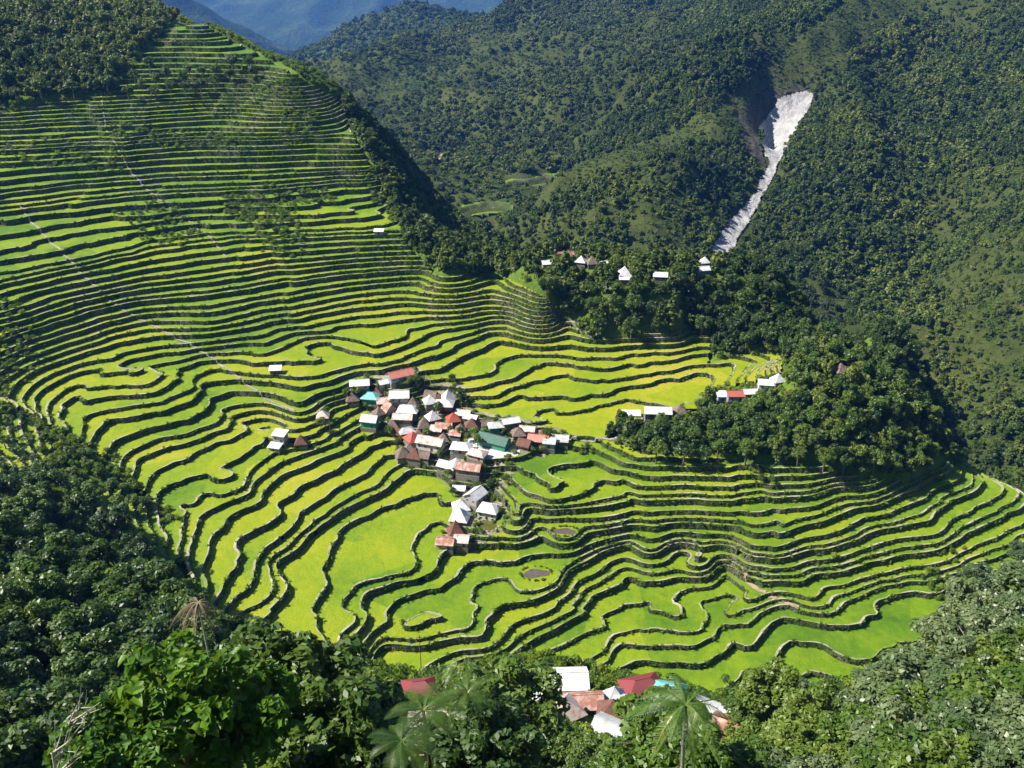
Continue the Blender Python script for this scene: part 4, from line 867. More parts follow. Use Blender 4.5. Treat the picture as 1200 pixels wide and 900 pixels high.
def limb_mesh(name, segs, mat, sides=6):
    V = []; F = []
    for pts in segs:
        n0 = len(V)
        for i, (x, y, z, r) in enumerate(pts):
            a = pts[max(i - 1, 0)]; b = pts[min(i + 1, len(pts) - 1)]; d = Vector((b[0] - a[0], b[1] - a[1], b[2] - a[2])).normalized()
            e = d.cross(Vector((0.31, 0.9, 0.2))).normalized(); g = d.cross(e)
            for s in range(sides):
                th = 2 * math.pi * s / sides; q = e * (r * math.cos(th)) + g * (r * math.sin(th)); V.append((x + q.x, y + q.y, z + q.z))
            if i:
                for s in range(sides): F.append((n0 + (i - 1) * sides + s, n0 + (i - 1) * sides + (s + 1) % sides, n0 + i * sides + (s + 1) % sides, n0 + i * sides + s))
    me = mesh(name, V, F, True); me.materials.append(MATS[mat]); return me
def trunk_mesh(name, seed, H, R, zc, mat='bark', r0=0.28, n=6):
    rr = random.Random(seed); top = (rr.uniform(-.4, .4), rr.uniform(-.4, .4), zc)
    segs = [[(0, 0, -2.5, r0 * 1.3), (top[0] * .4, top[1] * .5, H * 0.3, r0), (*top, r0 * 0.55), (top[0] * 1.3, top[1] * 1.2, zc + (H - zc) * 0.7, r0 * 0.15)]]
    for i in range(n):
        a = 2 * math.pi * i / n + rr.uniform(-.4, .4); z0 = H * rr.uniform(0.28, 0.5); L = R * rr.uniform(0.55, 0.85); z1 = zc + rr.uniform(-0.1, 0.5) * (H - zc)
        segs.append([(top[0] * .5, top[1] * .5, z0, r0 * 0.5), (L * .5 * math.cos(a), L * .5 * math.sin(a), (z0 + z1) / 2 + 0.3, r0 * 0.33), (L * math.cos(a), L * math.sin(a), z1, r0 * 0.1)])
    return limb_mesh(name, segs, mat)
# kinds of tree: (crown mesh, trunk mesh), built 10 m tall
KIND = {}
def add_kind(key, n, lsize, mat, nvar, R=4.2, Hh=4.0, zc=6.2, lobes=22, bark='bark', **kw):
    KIND[key] = [(crown('crown', hash_(key) + i * 7, n, R, Hh, lobes, lsize, mat, zc, **kw), trunk_mesh('trunk', hash_(key) + i, 10, R, zc, bark)) for i in range(nvar)]
def hash_(s): return sum(ord(c) * (i + 3) for i, c in enumerate(s)) % 9973
add_kind('near_dark', 6500, 0.50, 'leaf_dark', 2, lobes=64, lobe_r=(0.12, 0.27), open_=0.2, Hh=4.6); add_kind('near_mid', 6500, 0.52, 'leaf_mid', 3, lobes=64, lobe_r=(0.12, 0.27), open_=0.2, Hh=4.6)
add_kind('near_light', 5500, 0.56, 'leaf_light', 2, lobes=54, lobe_r=(0.12, 0.27), open_=0.2, Hh=4.6); add_kind('near_grey', 7000, 0.48, 'leaf_grey', 3, lobes=64, lobe_r=(0.11, 0.25), open_=0.2, Hh=4.6, bark='bark_pale')
add_kind('near_open', 2600, 0.42, 'leaf_mid', 1, lobes=30, lobe_r=(0.12, 0.22), open_=0.25, bark='bark_pale')
add_kind('big_leaf', 2400, 0.62, 'leaf_glossy', 2, lobes=44, lobe_r=(0.14, 0.3), kite=0.66, droop=1.4, R=3.8, Hh=4.2, open_=0.15, fold=True)
for k_, n_, l_, m_ in (('wood_dark', 1700, 0.72, 'leaf_dark'), ('wood_mid', 1700, 0.74, 'leaf_mid'), ('wood_light', 1400, 0.8, 'leaf_light')): add_kind(k_, n_, l_, m_, 3, lobes=32, lobe_r=(0.15, 0.36), open_=0.12, Hh=4.4)
TREES = 0
def tree(key, x, y, z, H, rnd, label, group, wid=1.0):
    global TREES
    TREES += 1
    cm, tm = KIND[key][rnd.randrange(len(KIND[key]))]; s = H / 10.0
    root = empty('tree', (x, y, z), rnd.uniform(0, 6.28), label=label, category='tree', group=group); root.scale = (s * wid * rnd.uniform(.9, 1.1), s * wid * rnd.uniform(.9, 1.1), s)
    obj('crown', cm, root); obj('trunk', tm, root); return root
def clear_of_houses(x, y, m=1.5): return all((x - a) ** 2 + (y - b) ** 2 > (r + m) ** 2 and not (y > 250 and 0 < b - y < 13 and abs(x - a * y / b) < r + 1.5) for a, b, r in HOUSES)
def pixel_points(poly, spacing, rnd, tries=4000, jitter=None):
    us = [p[0] for p in poly]; vs_ = [p[1] for p in poly]; out = []
    pts = [(rnd.uniform(min(us), max(us)), rnd.uniform(min(vs_), max(vs_))) for _ in range(tries)]
    ok = in_poly([p[0] for p in pts], [p[1] for p in pts], poly)
    for (u, v), o in zip(pts, ok):
        if o and all((u - a) ** 2 + ((v - b) * 1.35) ** 2 > spacing ** 2 for a, b in out): out.append((u, v))
    return out
R_ = random.Random(4)
LANDMARKS = [(nm, hit(G0, u, v, 100, 1000)[:2]) for nm, u, v in [('withered palm', 232, 706), ('big-leaved trees', 230, 800), ('bare grey branches', 75, 830), ('lone red roof', 491, 806), ('near white roof', 665, 796), ('coconut palm', 803, 840), ('bright valley fields', 1000, 770), ('eastern spur terraces', 1150, 600), ('red knoll house', 862, 462), ('knoll-top hut', 985, 431), ('large white-roofed house', 771, 480), ('shaded gorge', 1090, 480), ('orange ridge roof', 663, 297), ('ridge pyramid hut', 732, 318), ('chute-foot hut', 826, 304), ('yellow ridge-foot terraces', 780, 405), ('green hall', 579, 513), ('salmon-red hall', 469, 441), ('teal-roofed house', 434, 459), ('red pyramid hut', 531, 488), ('two-storey pond house', 573, 589), ('long two-storey house', 505, 519), ('lone two-storey hut', 328, 508), ('top ridge terraces', 220, 40), ('stone path head', 118, 108), ('forest belt', 230, 90), ('western fan edge', 150, 560)]]
def beside(x, y):
    nm, p = min(LANDMARKS, key=lambda l: (l[1][0] - x) ** 2 + (l[1][1] - y) ** 2); dx, dy = x - p[0], y - p[1]
    return ', %s the %s' % ('by' if dx * dx + dy * dy < 16 else ('east of' if dx > 0 else 'west of') if abs(dx) > abs(dy) else ('behind' if dy > 0 else 'in front of'), nm)
def grow(poly, spacing, keys, hrange, label, group, t=(20, 900), wid=1.0, f=G0, keep=1.5, tries=3000):
    n = 0
    for u, v in pixel_points(poly, spacing, R_, tries):
        H = R_.uniform(*hrange); p = hit(f, u, v, t[0], t[1], lift=H * 0.6); z = float(f(p[0], p[1]))
        if abs(p[2] - z - H * 0.6) > 1.5 or not clear_of_houses(p[0], p[1], keep): continue
        key = R_.choice(keys); tone = {'near_dark': 'dark green', 'near_mid': 'leafy green', 'near_light': 'light green', 'near_grey': 'grey-green', 'near_open': 'thin open', 'big_leaf': 'large-leaved', 'wood_dark': 'dark green', 'wood_mid': 'mid green', 'wood_light': 'light green'}[key]
        tree(key, p[0], p[1], z, H, R_, label % tone + beside(p[0], p[1]), group, wid); n += 1
    return n
# foreground
def edge_trees(): pass
FG1 = [(-30, 575), (60, 560), (120, 600), (165, 640), (200, 680), (225, 735), (215, 790), (190, 900), (-30, 900)]
FG2 = [(215, 750), (260, 775), (330, 790), (420, 800), (445, 850), (440, 920), (190, 920)]
FG3 = [(440, 872), (560, 880), (700, 885), (860, 888), (900, 930), (430, 930)]
FG4 = [(1110, 665), (1160, 640), (1230, 640), (1230, 930), (1030, 930), (1040, 830), (1080, 790), (1120, 750)]
FG5 = [(870, 800), (930, 800), (985, 830), (1010, 880), (1020, 930), (860, 930)]
grow(FG1, 40, ['near_dark', 'near_dark', 'near_mid'], (11, 15), '%s tree on the western foreground slope', 'trees on the western foreground slope', (75, 400), 1.3)
grow(FG2, 40, ['near_mid', 'near_dark', 'near_mid'], (10, 13), '%s tree below the western fan', 'trees below the western fan', (75, 400), 1.3)
grow(FG3, 50, ['near_mid', 'near_light', 'near_dark'], (6, 8), '%s tree below the near hamlet', 'trees below the near hamlet', (75, 400), 1.3)
grow(FG4, 44, ['near_grey', 'near_grey', 'near_mid'], (12, 15), '%s tree on the eastern foreground slope', 'trees on the eastern foreground slope', (75, 400), 1.3)
FG6 = [(-10, 470), (60, 500), (120, 545), (175, 590), (160, 600), (105, 575), (66, 560), (-10, 570)]
grow(FG6, 17, ['wood_mid', 'wood_light', 'wood_dark', 'wood_mid'], (3.5, 6.5), '%s young tree on the western bank', 'young trees on the western bank', (150, 500), 1.2)
grow(FG5, 40, ['near_mid', 'near_grey', 'near_light'], (8, 11), '%s tree east of the near hamlet', 'trees east of the near hamlet', (75, 400), 1.3)
def at_tree(key, u, v, H, label, wid=1.0, t=(40, 400)):
    p = hit(G0, u, v, t[0], t[1], lift=H * 0.6)
    return tree(key, p[0], p[1], float(G0(p[0], p[1])), H, R_, label, 'single foreground trees', wid)
at_tree('big_leaf', 215, 840, 11, 'tree with big glossy drooping leaves in front of the dark thicket', 1.2, (52, 80))
at_tree('big_leaf', 288, 858, 10, 'second big-leaved tree close to the western fan', 1.2, (52, 80))
at_tree('big_leaf', 140, 888, 8, 'low big-leaved tree beside the dead branches', 1.3, (48, 80))
at_tree('near_mid', 592, 825, 13, 'leafy round tree standing in front of the near hamlet', 1.3, (85, 200))
at_tree('near_mid', 640, 872, 11, 'dense tree directly below the weathered pyramid hut', 1.3, (75, 200))
at_tree('near_light', 772, 872, 9, 'light green tree below the teal roof', 1.3, (75, 200))
at_tree('near_light', 812, 890, 7, 'yellowish green bush-like tree under the coconut palm', 1.3, (60, 200))
at_tree('near_open', 868, 775, 15, 'thin open-crowned tree with pale limbs by the valley fields', 1.1, (85, 260))
at_tree('near_mid', 905, 812, 14, 'rounded green tree before the bright valley fields', 1.3, (85, 260))
at_tree('near_mid', 948, 850, 13, 'darker rounded tree below the thin open-crowned one', 1.3, (85, 260))
at_tree('near_dark', 390, 850, 13, 'dark dense tree west of the tree ferns', 1.3, (75, 260))
at_tree('near_mid', 560, 880, 11, 'green tree behind the tree ferns', 1.3, (75, 260))
at_tree('near_dark', 700, 890, 10, 'small dark tree at the foot of the near hamlet', 1.3, (75, 200))
# palms and tree ferns
def frond_mesh(name, seed, L, droop, leaflet, n, mat, vee=0.5, arch=0.5):
    r = np.random.RandomState(seed); V = []; F = []; T = []
    def rach(s): return np.array([s * L * (1 - 0.12 * s), 0, L * (arch * s - droop * s * s)])
    for i in range(n):
        s = 0.12 + 0.88 * i / (n - 1); p = rach(s); q = rach(min(1, s + 0.03)); w = leaflet * math.sin(math.pi * min(1, 0.18 + 0.8 * s)) ** 0.7 * r.uniform(.85, 1.1)
        for sg in (-1, 1):
            tip = p + np.array([w * 0.45, sg * w * 0.85, -vee * w * r.uniform(.7, 1.2)]); wd = L / n * 0.62
            n0 = len(V); V += [p, p + (q - p) / np.linalg.norm(q - p) * wd, tip + np.array([wd * .3, 0, 0]), tip]; F.append((n0, n0 + 1, n0 + 2, n0 + 3)); T.append(r.rand())
    prev = None
    for i in range(9):
        s = i / 8; p = rach(s); w = 0.05 * L / 3 * (1.2 - s); n0 = len(V); V += [p + np.array([0, -w, 0]), p + np.array([0, w, 0]), p + np.array([0, 0, -w])]
        if i:
            for a, b in ((0, 1), (1, 2), (2, 0)): F.append((n0 - 3 + a, n0 - 3 + b, n0 + b, n0 + a)); T.append(0.9)
    me = mesh(name, [tuple(p) for p in V], F, False, {'tint': ('FACE', T)}); me.materials.append(MATS[mat]); return me
FR = {'coconut': [frond_mesh('frond', i, 3.6, 0.75 + 0.15 * i, 0.75, 34, 'leaf_palm', 0.7, 0.35) for i in range(3)], 'fern': [frond_mesh('frond', 10 + i, 2.7, 0.5 + 0.1 * i, 0.62, 36, 'leaf_mid', 0.15, 0.38) for i in range(3)], 'banana': [frond_mesh('frond', 20 + i, 2.0, 0.7, 0.42, 16, 'leaf_light', 0.1, 0.7) for i in range(2)], 'dead': [frond_mesh('frond', 30 + i, 3.4, 1.25, 0.6, 30, 'leaf_dead', 1.3, 0.15) for i in range(2)]}
PALM_TRUNK = {}
def palm(kind, name, base, top, n, scale, label, group, r0=0.16, tilt=(0.0, 0.35)):
    root = empty(name, base, 0, label=label, category='palm' if kind != 'fern' else 'tree fern', group=group)
    d = [top[i] - base[i] for i in range(3)]
    obj('trunk', limb_mesh('trunk', [[(0, 0, -1, r0 * 1.4), (d[0] * .3, d[1] * .3, d[2] * .4, r0), (d[0], d[1], d[2], r0 * .8)]], 'fern_stem' if kind == 'fern' else 'bark_pale'), root)
    for i in range(n):
        f = obj('frond', FR[kind][i % len(FR[kind])], root); f.location = d; s = scale * R_.uniform(.85, 1.1); f.scale = (s, s, s)
        f.rotation_euler = (0, -R_.uniform(*tilt) if i % 2 else R_.uniform(*tilt) * 0.6, 2 * math.pi * i / n + R_.uniform(-.25, .25))
    return root
def palm_at(kind, name, u, v, t, n, scale, label, group, **kw):
    p = at_t(u, v, t); g = float(G0(p[0], p[1])); return palm(kind, name, (p[0] + .4, p[1], min(g, p[2] - 2)), p, n, scale, label, group, **kw)
palm_at('coconut', 'coconut_palm', 803, 826, 62, 13, 1.05, 'yellowish coconut palm in front of the long white roof', 'foreground palms')
palm_at('fern', 'tree_fern', 496, 832, 70, 13, 1.25, 'largest tree fern with arching fronds before the red hip roof', 'tree ferns')
palm_at('fern', 'tree_fern', 470, 868, 64, 12, 1.1, 'tree fern low beside the dark dense tree', 'tree ferns')
palm_at('fern', 'tree_fern', 548, 812, 92, 12, 1.1, 'tree fern beside the leafy round tree', 'tree ferns')
palm_at('coconut', 'coconut_palm', 536, 782, 120, 10, 0.75, 'narrow palm rising above the tree ferns', 'foreground palms')
palm_at('coconut', 'coconut_palm', 562, 795, 112, 12, 0.9, 'dark palm behind the largest tree fern', 'foreground palms')
palm_at('dead', 'withered_palm', 232, 706, 140, 9, 1.2, 'withered palm with brown hanging fronds by the western fan', 'foreground palms')
for u, v, lab in [(478, 446, 'palm at the foot of the salmon-red hall'), (497, 438, 'palm just east of the salmon-red hall'), (504, 440, 'slim palm near the bluish pyramid hut'), (838, 455, 'palm at the west end of the knoll row'), (566, 500, 'palm next to the green hall'), (556, 512, 'short palm at the yard corner'), (385, 492, 'palm by the pale bank hut')]:
    p = hit(G0, u, v, 200, 700, lift=5.0); g = ground_z(p[0], p[1]); palm('banana', 'village_palm', (p[0], p[1], g), (p[0] + .3, p[1], g + 4.5), 9, 1.0, lab, 'village palms', r0=0.12)
# bare dead branches
def dead_branch(u, v, t, seed, label):
    rr = random.Random(seed); x, y, z = at_t(u, v, t); g = float(G0(x, y)); root = empty('dead_tree', (x, y, g), 0, label=label, category='dead tree', group='bare grey dead trees')
    h = z - g; segs = [[(0, 0, -1, .2), (0, 0, h * .6, .14), (0.3, 0, h, .08)]]
    for i in range(9):
        a = rr.uniform(-0.9, 0.9) + (0 if i % 2 else 0.4); L = rr.uniform(1.2, 3.0); z0 = h * rr.uniform(.75, 1.0); dx = L * math.cos(a) * .9
        segs.append([(0.2, 0, z0, .07), (dx * .5, rr.uniform(-.5, .5), z0 + L * .3, .045), (dx, rr.uniform(-.8, .8), z0 + L * rr.uniform(.35, .9), .012)])
        segs.append([(dx * .5, 0, z0 + L * .3, .04), (dx * .5 + rr.uniform(-.2, .7), rr.uniform(-.5, .5), z0 + L * rr.uniform(.6, 1.0), .01)])
    obj('branch', limb_mesh('branch', segs, 'bark_pale', 5), root)
dead_branch(75, 842, 55, 1, 'bare grey branches sticking out of the dark thicket'); dead_branch(55, 880, 52, 2, 'lower bare grey branches under the dark thicket')
# mid-distance woods: single trees
KNOLL = [(752, 505), (780, 492), (830, 472), (900, 462), (925, 425), (975, 415), (1040, 420), (1075, 455), (1105, 500), (1090, 535), (1010, 545), (960, 535), (860, 530), (790, 535), (752, 525)]
BAND = [(620, 315), (660, 303), (740, 322), (840, 322), (900, 305), (960, 298), (1030, 330), (1060, 375), (1075, 420), (1000, 405), (930, 415), (870, 400), (840, 380), (770, 383), (710, 388), (665, 350)]
HILL = [(-20, -10), (195, -10), (212, 12), (190, 30), (160, 62), (128, 105), (60, 108), (-20, 125)]
BELT = [(165, 70), (200, 82), (265, 72), (300, 68), (300, 85), (230, 100), (195, 108), (140, 108)]
g1 = grow(KNOLL, 19, ['wood_mid', 'wood_light', 'wood_mid', 'wood_light', 'wood_dark'], (7, 11), '%s tree on the wooded knoll', 'trees on the wooded knoll', (150, 900), 1.05, keep=2.5)
g2 = grow(BAND, 22, ['wood_dark', 'wood_dark', 'wood_mid'], (8, 12), '%s tree on the wooded ridge', 'trees on the wooded ridge', (150, 900), 1.05, keep=2.0)
g3 = grow(HILL, 27, ['wood_dark', 'wood_dark', 'wood_mid'], (9, 14), '%s tree in the hilltop forest', 'trees of the hilltop forest', (300, 1100), 1.1)
g4 = grow(BELT, 15, ['wood_dark', 'wood_mid'], (8, 11), '%s tree in the top terrace belt', 'trees of the top belt', (300, 1100))
print('TREES fg..', TREES, g1, g2, g3, g4)
VT = [(405, 455), (418, 452), (445, 452), (478, 452), (488, 447), (492, 478), (514, 478), (456, 500), (466, 512), (500, 505), (528, 503), (540, 505), (556, 505), (560, 520), (548, 515), (570, 505), (590, 500), (640, 508), (575, 560), (585, 588), (525, 555), (515, 535), (560, 565), (530, 575), (375, 492), (383, 480), (893, 555), (905, 560), (530, 440), (540, 460)]
for u, v in VT:
    H = R_.uniform(3.8, 6.5); p = hit(G0, u, v, 200, 700, lift=H * .6); key = R_.choice(['wood_mid', 'wood_light', 'wood_mid'])
    tree(key, p[0], p[1], ground_z(p[0], p[1]), H, R_, ('light green' if 'light' in key else 'mid green') + ' small garden tree' + beside(p[0], p[1]), 'small village trees')

def pole(u, v, H, label):
    p = hit(G0, u, v, 200, 500); root = empty('utility_pole', tuple(p), 0, label=label, category='pole')
    obj('shaft', limb_mesh('shaft', [[(0, 0, -1, .13), (0, 0, H, .09)]], 'fern_stem'), root); obj('crossarm', boxmesh('crossarm', -.7, .7, -.06, .06, H - .7, H - .55), root, MATS['door_wood'])
pole(494, 792, 14, 'thin dark utility pole on the grassy bank near the lone red roof')
# ------------------------------------------------------------------ masses of foliage nobody could count
LIB = bpy.data.collections.new('plant_library_unlinked')
def lib_collection(name, meshes):
    c = bpy.data.collections.new(name)
    for i, me in enumerate(meshes):
        o = bpy.data.objects.new('%s_%02d' % (name, i), me); c.objects.link(o)
    return c
def scatter(name, P, S, coll, nvar, tilt=0.12, **props):
    P = np.asarray(P, float); n = len(P)
    if n == 0: return
    r = np.random.RandomState(n % 1000)
    me = bpy.data.meshes.new(name); me.vertices.add(n); me.vertices.foreach_set('co', P.astype(np.float32).ravel()); me.update()
    a = me.attributes.new('sc', 'FLOAT_VECTOR', 'POINT'); S = np.asarray(S, float); S3 = np.stack([S * r.uniform(.85, 1.15, n), S * r.uniform(.85, 1.15, n), S * r.uniform(.8, 1.2, n)], 1); a.data.foreach_set('vector', S3.astype(np.float32).ravel())
    a = me.attributes.new('rt', 'FLOAT_VECTOR', 'POINT'); a.data.foreach_set('vector', np.stack([r.uniform(-tilt, tilt, n), r.uniform(-tilt, tilt, n), r.uniform(0, 6.28, n)], 1).astype(np.float32).ravel())
    a = me.attributes.new('ix', 'INT', 'POINT'); a.data.foreach_set('value', r.randint(0, nvar, n).astype(np.int32))
    ng = bpy.data.node_groups.new('scatter_' + name, 'GeometryNodeTree')
    ng.interface.new_socket('Geometry', in_out='INPUT', socket_type='NodeSocketGeometry'); ng.interface.new_socket('Geometry', in_out='OUTPUT', socket_type='NodeSocketGeometry')
    gi = ng.nodes.new('NodeGroupInput'); go = ng.nodes.new('NodeGroupOutput'); ip = ng.nodes.new('GeometryNodeInstanceOnPoints'); ci = ng.nodes.new('GeometryNodeCollectionInfo')
    ci.inputs['Collection'].default_value = coll; ci.inputs['Separate Children'].default_value = True; ci.inputs['Reset Children'].default_value = True
    ip.inputs['Pick Instance'].default_value = True
    def na(nm, typ):
        q = ng.nodes.new('GeometryNodeInputNamedAttribute'); q.data_type = typ; q.inputs['Name'].default_value = nm; return q.outputs['Attribute']
    er = ng.nodes.new('FunctionNodeEulerToRotation')
    ng.links.new(gi.outputs[0], ip.inputs['Points']); ng.links.new(ci.outputs[0], ip.inputs['Instance']); ng.links.new(na('ix', 'INT'), ip.inputs['Instance Index'])
    ng.links.new(na('rt', 'FLOAT_VECTOR'), er.inputs[0]); ng.links.new(er.outputs[0], ip.inputs['Rotation']); ng.links.new(na('sc', 'FLOAT_VECTOR'), ip.inputs['Scale']); ng.links.new(ip.outputs[0], go.inputs[0])
    o = obj(name, me, None, kind='stuff', **props); m = o.modifiers.new('scatter', 'NODES'); m.node_group = ng; return o
FOREST = lib_collection('forest_clump', [crown('forest_clump', 500 + i, 300, (4.4, 3.4, 5.2, 4.0, 3.0)[i], (3.6, 5.2, 3.2, 4.6, 5.8)[i], 13, 1.55, 'forest_leaf', (3.2, 4.4, 2.8, 4.0, 4.6)[i], 0.75, (0.2, 0.46), open_=0.15) for i in range(5)])
SCRUBF = lib_collection('scrub_clump', [crown('scrub_clump', 560 + i, 120, 3.6, 2.0, 7, 1.3, ('leaf_light', 'leaf_mid', 'forest_leaf')[i], 1.2, 0.7, (0.35, 0.5)) for i in range(3)])
FARF = lib_collection('far_clump', [crown('far_clump', 600 + i, 130, (5.0, 3.6, 5.6, 4.2)[i], (3.4, 5.4, 3.0, 4.6)[i], 9, 2.6, 'forest_leaf_far', (2.8, 4.2, 2.4, 3.6)[i], 0.8, (0.25, 0.5), open_=0.15) for i in range(4)])
SHRUB = lib_collection('shrub_clump', [crown('shrub_clump', 700 + i, 320, 1.5, 1.1, 9, 0.42, ('shrub_leaf', 'leaf_light', 'shrub_leaf', 'shrub_leaf')[i], 0.8, 0.6, (0.35, 0.5)) for i in range(4)])
def tuft(seed):
    r = np.random.RandomState(seed); n = 26; a = r.uniform(0, 6.28, n); L = r.uniform(.35, .9, n); b = np.stack([r.normal(0, .22, n), r.normal(0, .22, n), np.zeros(n)], 1)
    tip = b + np.stack([np.cos(a) * L * .6, np.sin(a) * L * .6, L * .75], 1); sd = np.stack([-np.sin(a), np.cos(a), 0 * a], 1) * .07; md = (b + tip) / 2 + np.array([0, 0, .1])
    V = np.stack([b - sd, b + sd, md + sd * 1.2, md - sd * 1.2, tip], 1).reshape(-1, 3); k = np.arange(n) * 5
    F = np.concatenate([np.stack([k, k + 1, k + 2, k + 3], 1), np.stack([k + 3, k + 2, k + 4, k + 4], 1)])
    F = [tuple(f[:3]) if f[2] == f[3] else tuple(f) for f in F.tolist()]
    me = mesh('grass_tuft', V, F, False, {'tint': ('FACE', r.rand(len(F)))}); me.materials.append(MATS['grass_blade']); return me
TUFTC = lib_collection('grass_tuft', [tuft(i) for i in range(4)])
def surface_points(g, n, seed, umin=-60, umax=1260, vmin=-60, vmax=960):
    r = np.random.RandomState(seed); x = r.uniform(g.xs[0], g.xs[-1], n); y = r.uniform(g.ys[0], g.ys[-1], n); z = g(x, y); u, v, d = project(x, y, z)
    e = 6.0; gx = (g(x + e, y) - z) / e; gy = (g(x, y + e) - z) / e
    facing = (x * gx + y * gy + (CAM_H - z)) > -0.10 * np.hypot(x, y)
    k = (u > umin) & (u < umax) & (v > vmin) & (v < vmax) & facing
    return x[k], y[k], z[k], u[k], v[k], np.hypot(gx, gy)[k]
# right mountain
x, y, z, u, v, sl_ = surface_points(M1, 85000, 1); m = fbm(x, y, 110, 3, 200); rd1 = ridged(x, y, 250, 3, 61); grassy = in_poly(u, v, [(1010, -20), (940, 40), (870, 100), (800, 150), (690, 188), (640, 215), (618, 255), (650, 235), (700, 205), (780, 178), (840, 165), (890, 130), (930, 100), (1000, 60), (1080, 10), (1080, -20)])
dry = in_poly(u, v, [(1090, 330), (1200, 240), (1200, 450), (1150, 470), (1110, 430)])
keep = ~in_poly(u, v, SCAR) & ~in_poly(u, v, SCARP) & (chute(x, y) > 9) & (z > -170)
ok = keep & (np.random.RandomState(5).rand(len(x)) < np.where(grassy, 0.12, np.where(dry, 0.5, np.clip(0.85 + m * 0.9 - 0.75 * np.clip(rd1 - 0.3, 0, 0.6), 0.2, 1))))
sz = np.random.RandomState(6).uniform(0.4, 1.3, len(x)) * np.clip(1 + m * 0.5 - 0.35 * rd1, .5, 1.7) * np.where(grassy | dry, 0.6, 1)
scatter('mountain_forest', np.stack([x, y, z - 0.8], 1)[ok], sz[ok], FOREST, 5, label='dense forest covering the mountain with the landslide', category='forest')
lowk = keep & ~ok
scatter('mountain_scrub', np.stack([x, y, z - 0.3], 1)[lowk], sz[lowk] * 0.55, SCRUBF, 3, label='low scrub on the open slopes of the landslide mountain', category='scrub')
x, y, z, u, v, sl_ = surface_points(M1, 60000, 31); gq = in_poly(u, v, [(1080, -20), (930, 20), (800, 135), (690, 180), (615, 260), (700, 225), (850, 180), (1000, 90), (1090, 20)]) | in_poly(u, v, [(1080, 330), (1200, 230), (1200, 470), (1150, 490), (1100, 440)])
gq &= (chute(x, y) > 9) & ~in_poly(u, v, SCAR)
scatter('ridge_scrub', np.stack([x, y, z - 0.2], 1)[gq], np.random.RandomState(33).uniform(.25, .6, gq.sum()), SCRUBF, 3, label='olive scrub along the open spur and rocky flank', category='scrub')
# middle mountain
x, y, z, u, v, sl_ = surface_points(M2, 110000, 2); m = fbm(x, y, 230, 3, 210); rd = ridged(x, y, 380, 5, 71)
gr2 = in_poly(u, v, [(380, 98), (450, 74), (530, 48), (612, 18), (640, 14), (610, 60), (575, 130), (540, 120), (500, 100), (430, 120)])
ok = (~gr2 | (np.random.RandomState(17).rand(len(x)) < 0.35)) & ~in_poly(u, v, FT1) & ~in_poly(u, v, FT2) & ~in_poly(u, v, SLIP) & (np.random.RandomState(7).rand(len(x)) < np.clip(0.8 + m * 1.1 - np.clip(rd, 0, 1) * 0.5, 0.25, 1))
sz = np.random.RandomState(8).uniform(0.45, 1.4, len(x)) * np.clip(1 - 0.4 * rd, .6, 1.5)
scatter('valley_forest', np.stack([x, y, z - 0.8], 1)[ok], sz[ok], FARF, 4, label='forest patches on the broad middle mountain', category='forest')
sc2 = ~ok & ~in_poly(u, v, FT1) & ~in_poly(u, v, FT2)
scatter('slope_scrub', np.stack([x, y, z - 0.3], 1)[sc2], np.random.RandomState(18).uniform(.4, .9, sc2.sum()), SCRUBF, 3, label='pale scrub on the grassy ridges of the middle mountain', category='scrub')
x, y, z, u, v, sl_ = surface_points(M3, 26000, 3); m = fbm(x, y, 300, 3, 220); ok = np.random.RandomState(9).rand(len(x)) < np.clip(0.5 + m, 0.1, 1)
scatter('back_forest', np.stack([x, y, z - 1], 1)[ok], np.random.RandomState(10).uniform(1.0, 2.2, len(x))[ok], FARF, 4, label='forest on the green peak behind', category='forest')
# woods on the near landforms between the single trees
x, y, z, u, v, sl_ = surface_points(G0, 85000, 4); zt = z
outside = ~in_terr(u, v) & (y > 225); r_ = np.random.RandomState(11)
hh = np.array([True] * len(x))
for a, b, rr in HOUSES: hh &= ((x - a) ** 2 + (y - b) ** 2 > (rr + 2.2) ** 2) & ~((y > 250) & (b - y > 0) & (b - y < np.where(v < 345, 5, 11)) & (np.abs(x - a * y / b) < rr + 1))
KNOLLG = [(700, 514), (755, 485), (830, 470), (925, 410), (1090, 410), (1130, 540), (1010, 560), (755, 538)]
BANDG = [(612, 300), (660, 285), (1000, 285), (1100, 400), (1110, 520), (1000, 440), (920, 420), (845, 425), (836, 384), (760, 392), (692, 398), (640, 346), (612, 324)]
CLEARP = [[(832, 440), (925, 432), (925, 462), (885, 476), (832, 482)], [(722, 466), (815, 462), (815, 498), (722, 502)], [(972, 424), (998, 424), (998, 446), (972, 446)]]
clr = np.zeros(len(x), bool)
for q_ in CLEARP: clr |= in_poly(u, v, q_)
wood = outside & hh & ~clr & (in_poly(u, v, KNOLLG) | in_poly(u, v, BANDG) | in_poly(u, v, [(-60, -60), (225, -60), (222, 10), (195, 32), (160, 62), (128, 108), (60, 112), (-60, 130)]) | in_poly(u, v, [(400, 118), (415, 125), (500, 205), (630, 295), (640, 320), (520, 322), (470, 280), (430, 200), (405, 150)]) | (z < -15) & (u > 1040) & (v < 560) | (v < 320) & (u > 480))
ok = wood & (r_.rand(len(x)) < 0.75)
scatter('woodland', np.stack([x, y, z - 0.6], 1)[ok], r_.uniform(.55, 1.0, ok.sum()), FOREST, 5, label='thick woodland filling the knoll, ridge and shaded hill end', category='woodland')
h2 = np.ones(len(x), bool)
for a, b, rr in HOUSES: h2 &= (x - a) ** 2 + (y - b) ** 2 > (rr + 1.0) ** 2
ok2 = (outside | (y <= 225)) & h2 & ~ok & (r_.rand(len(x)) < 0.85)
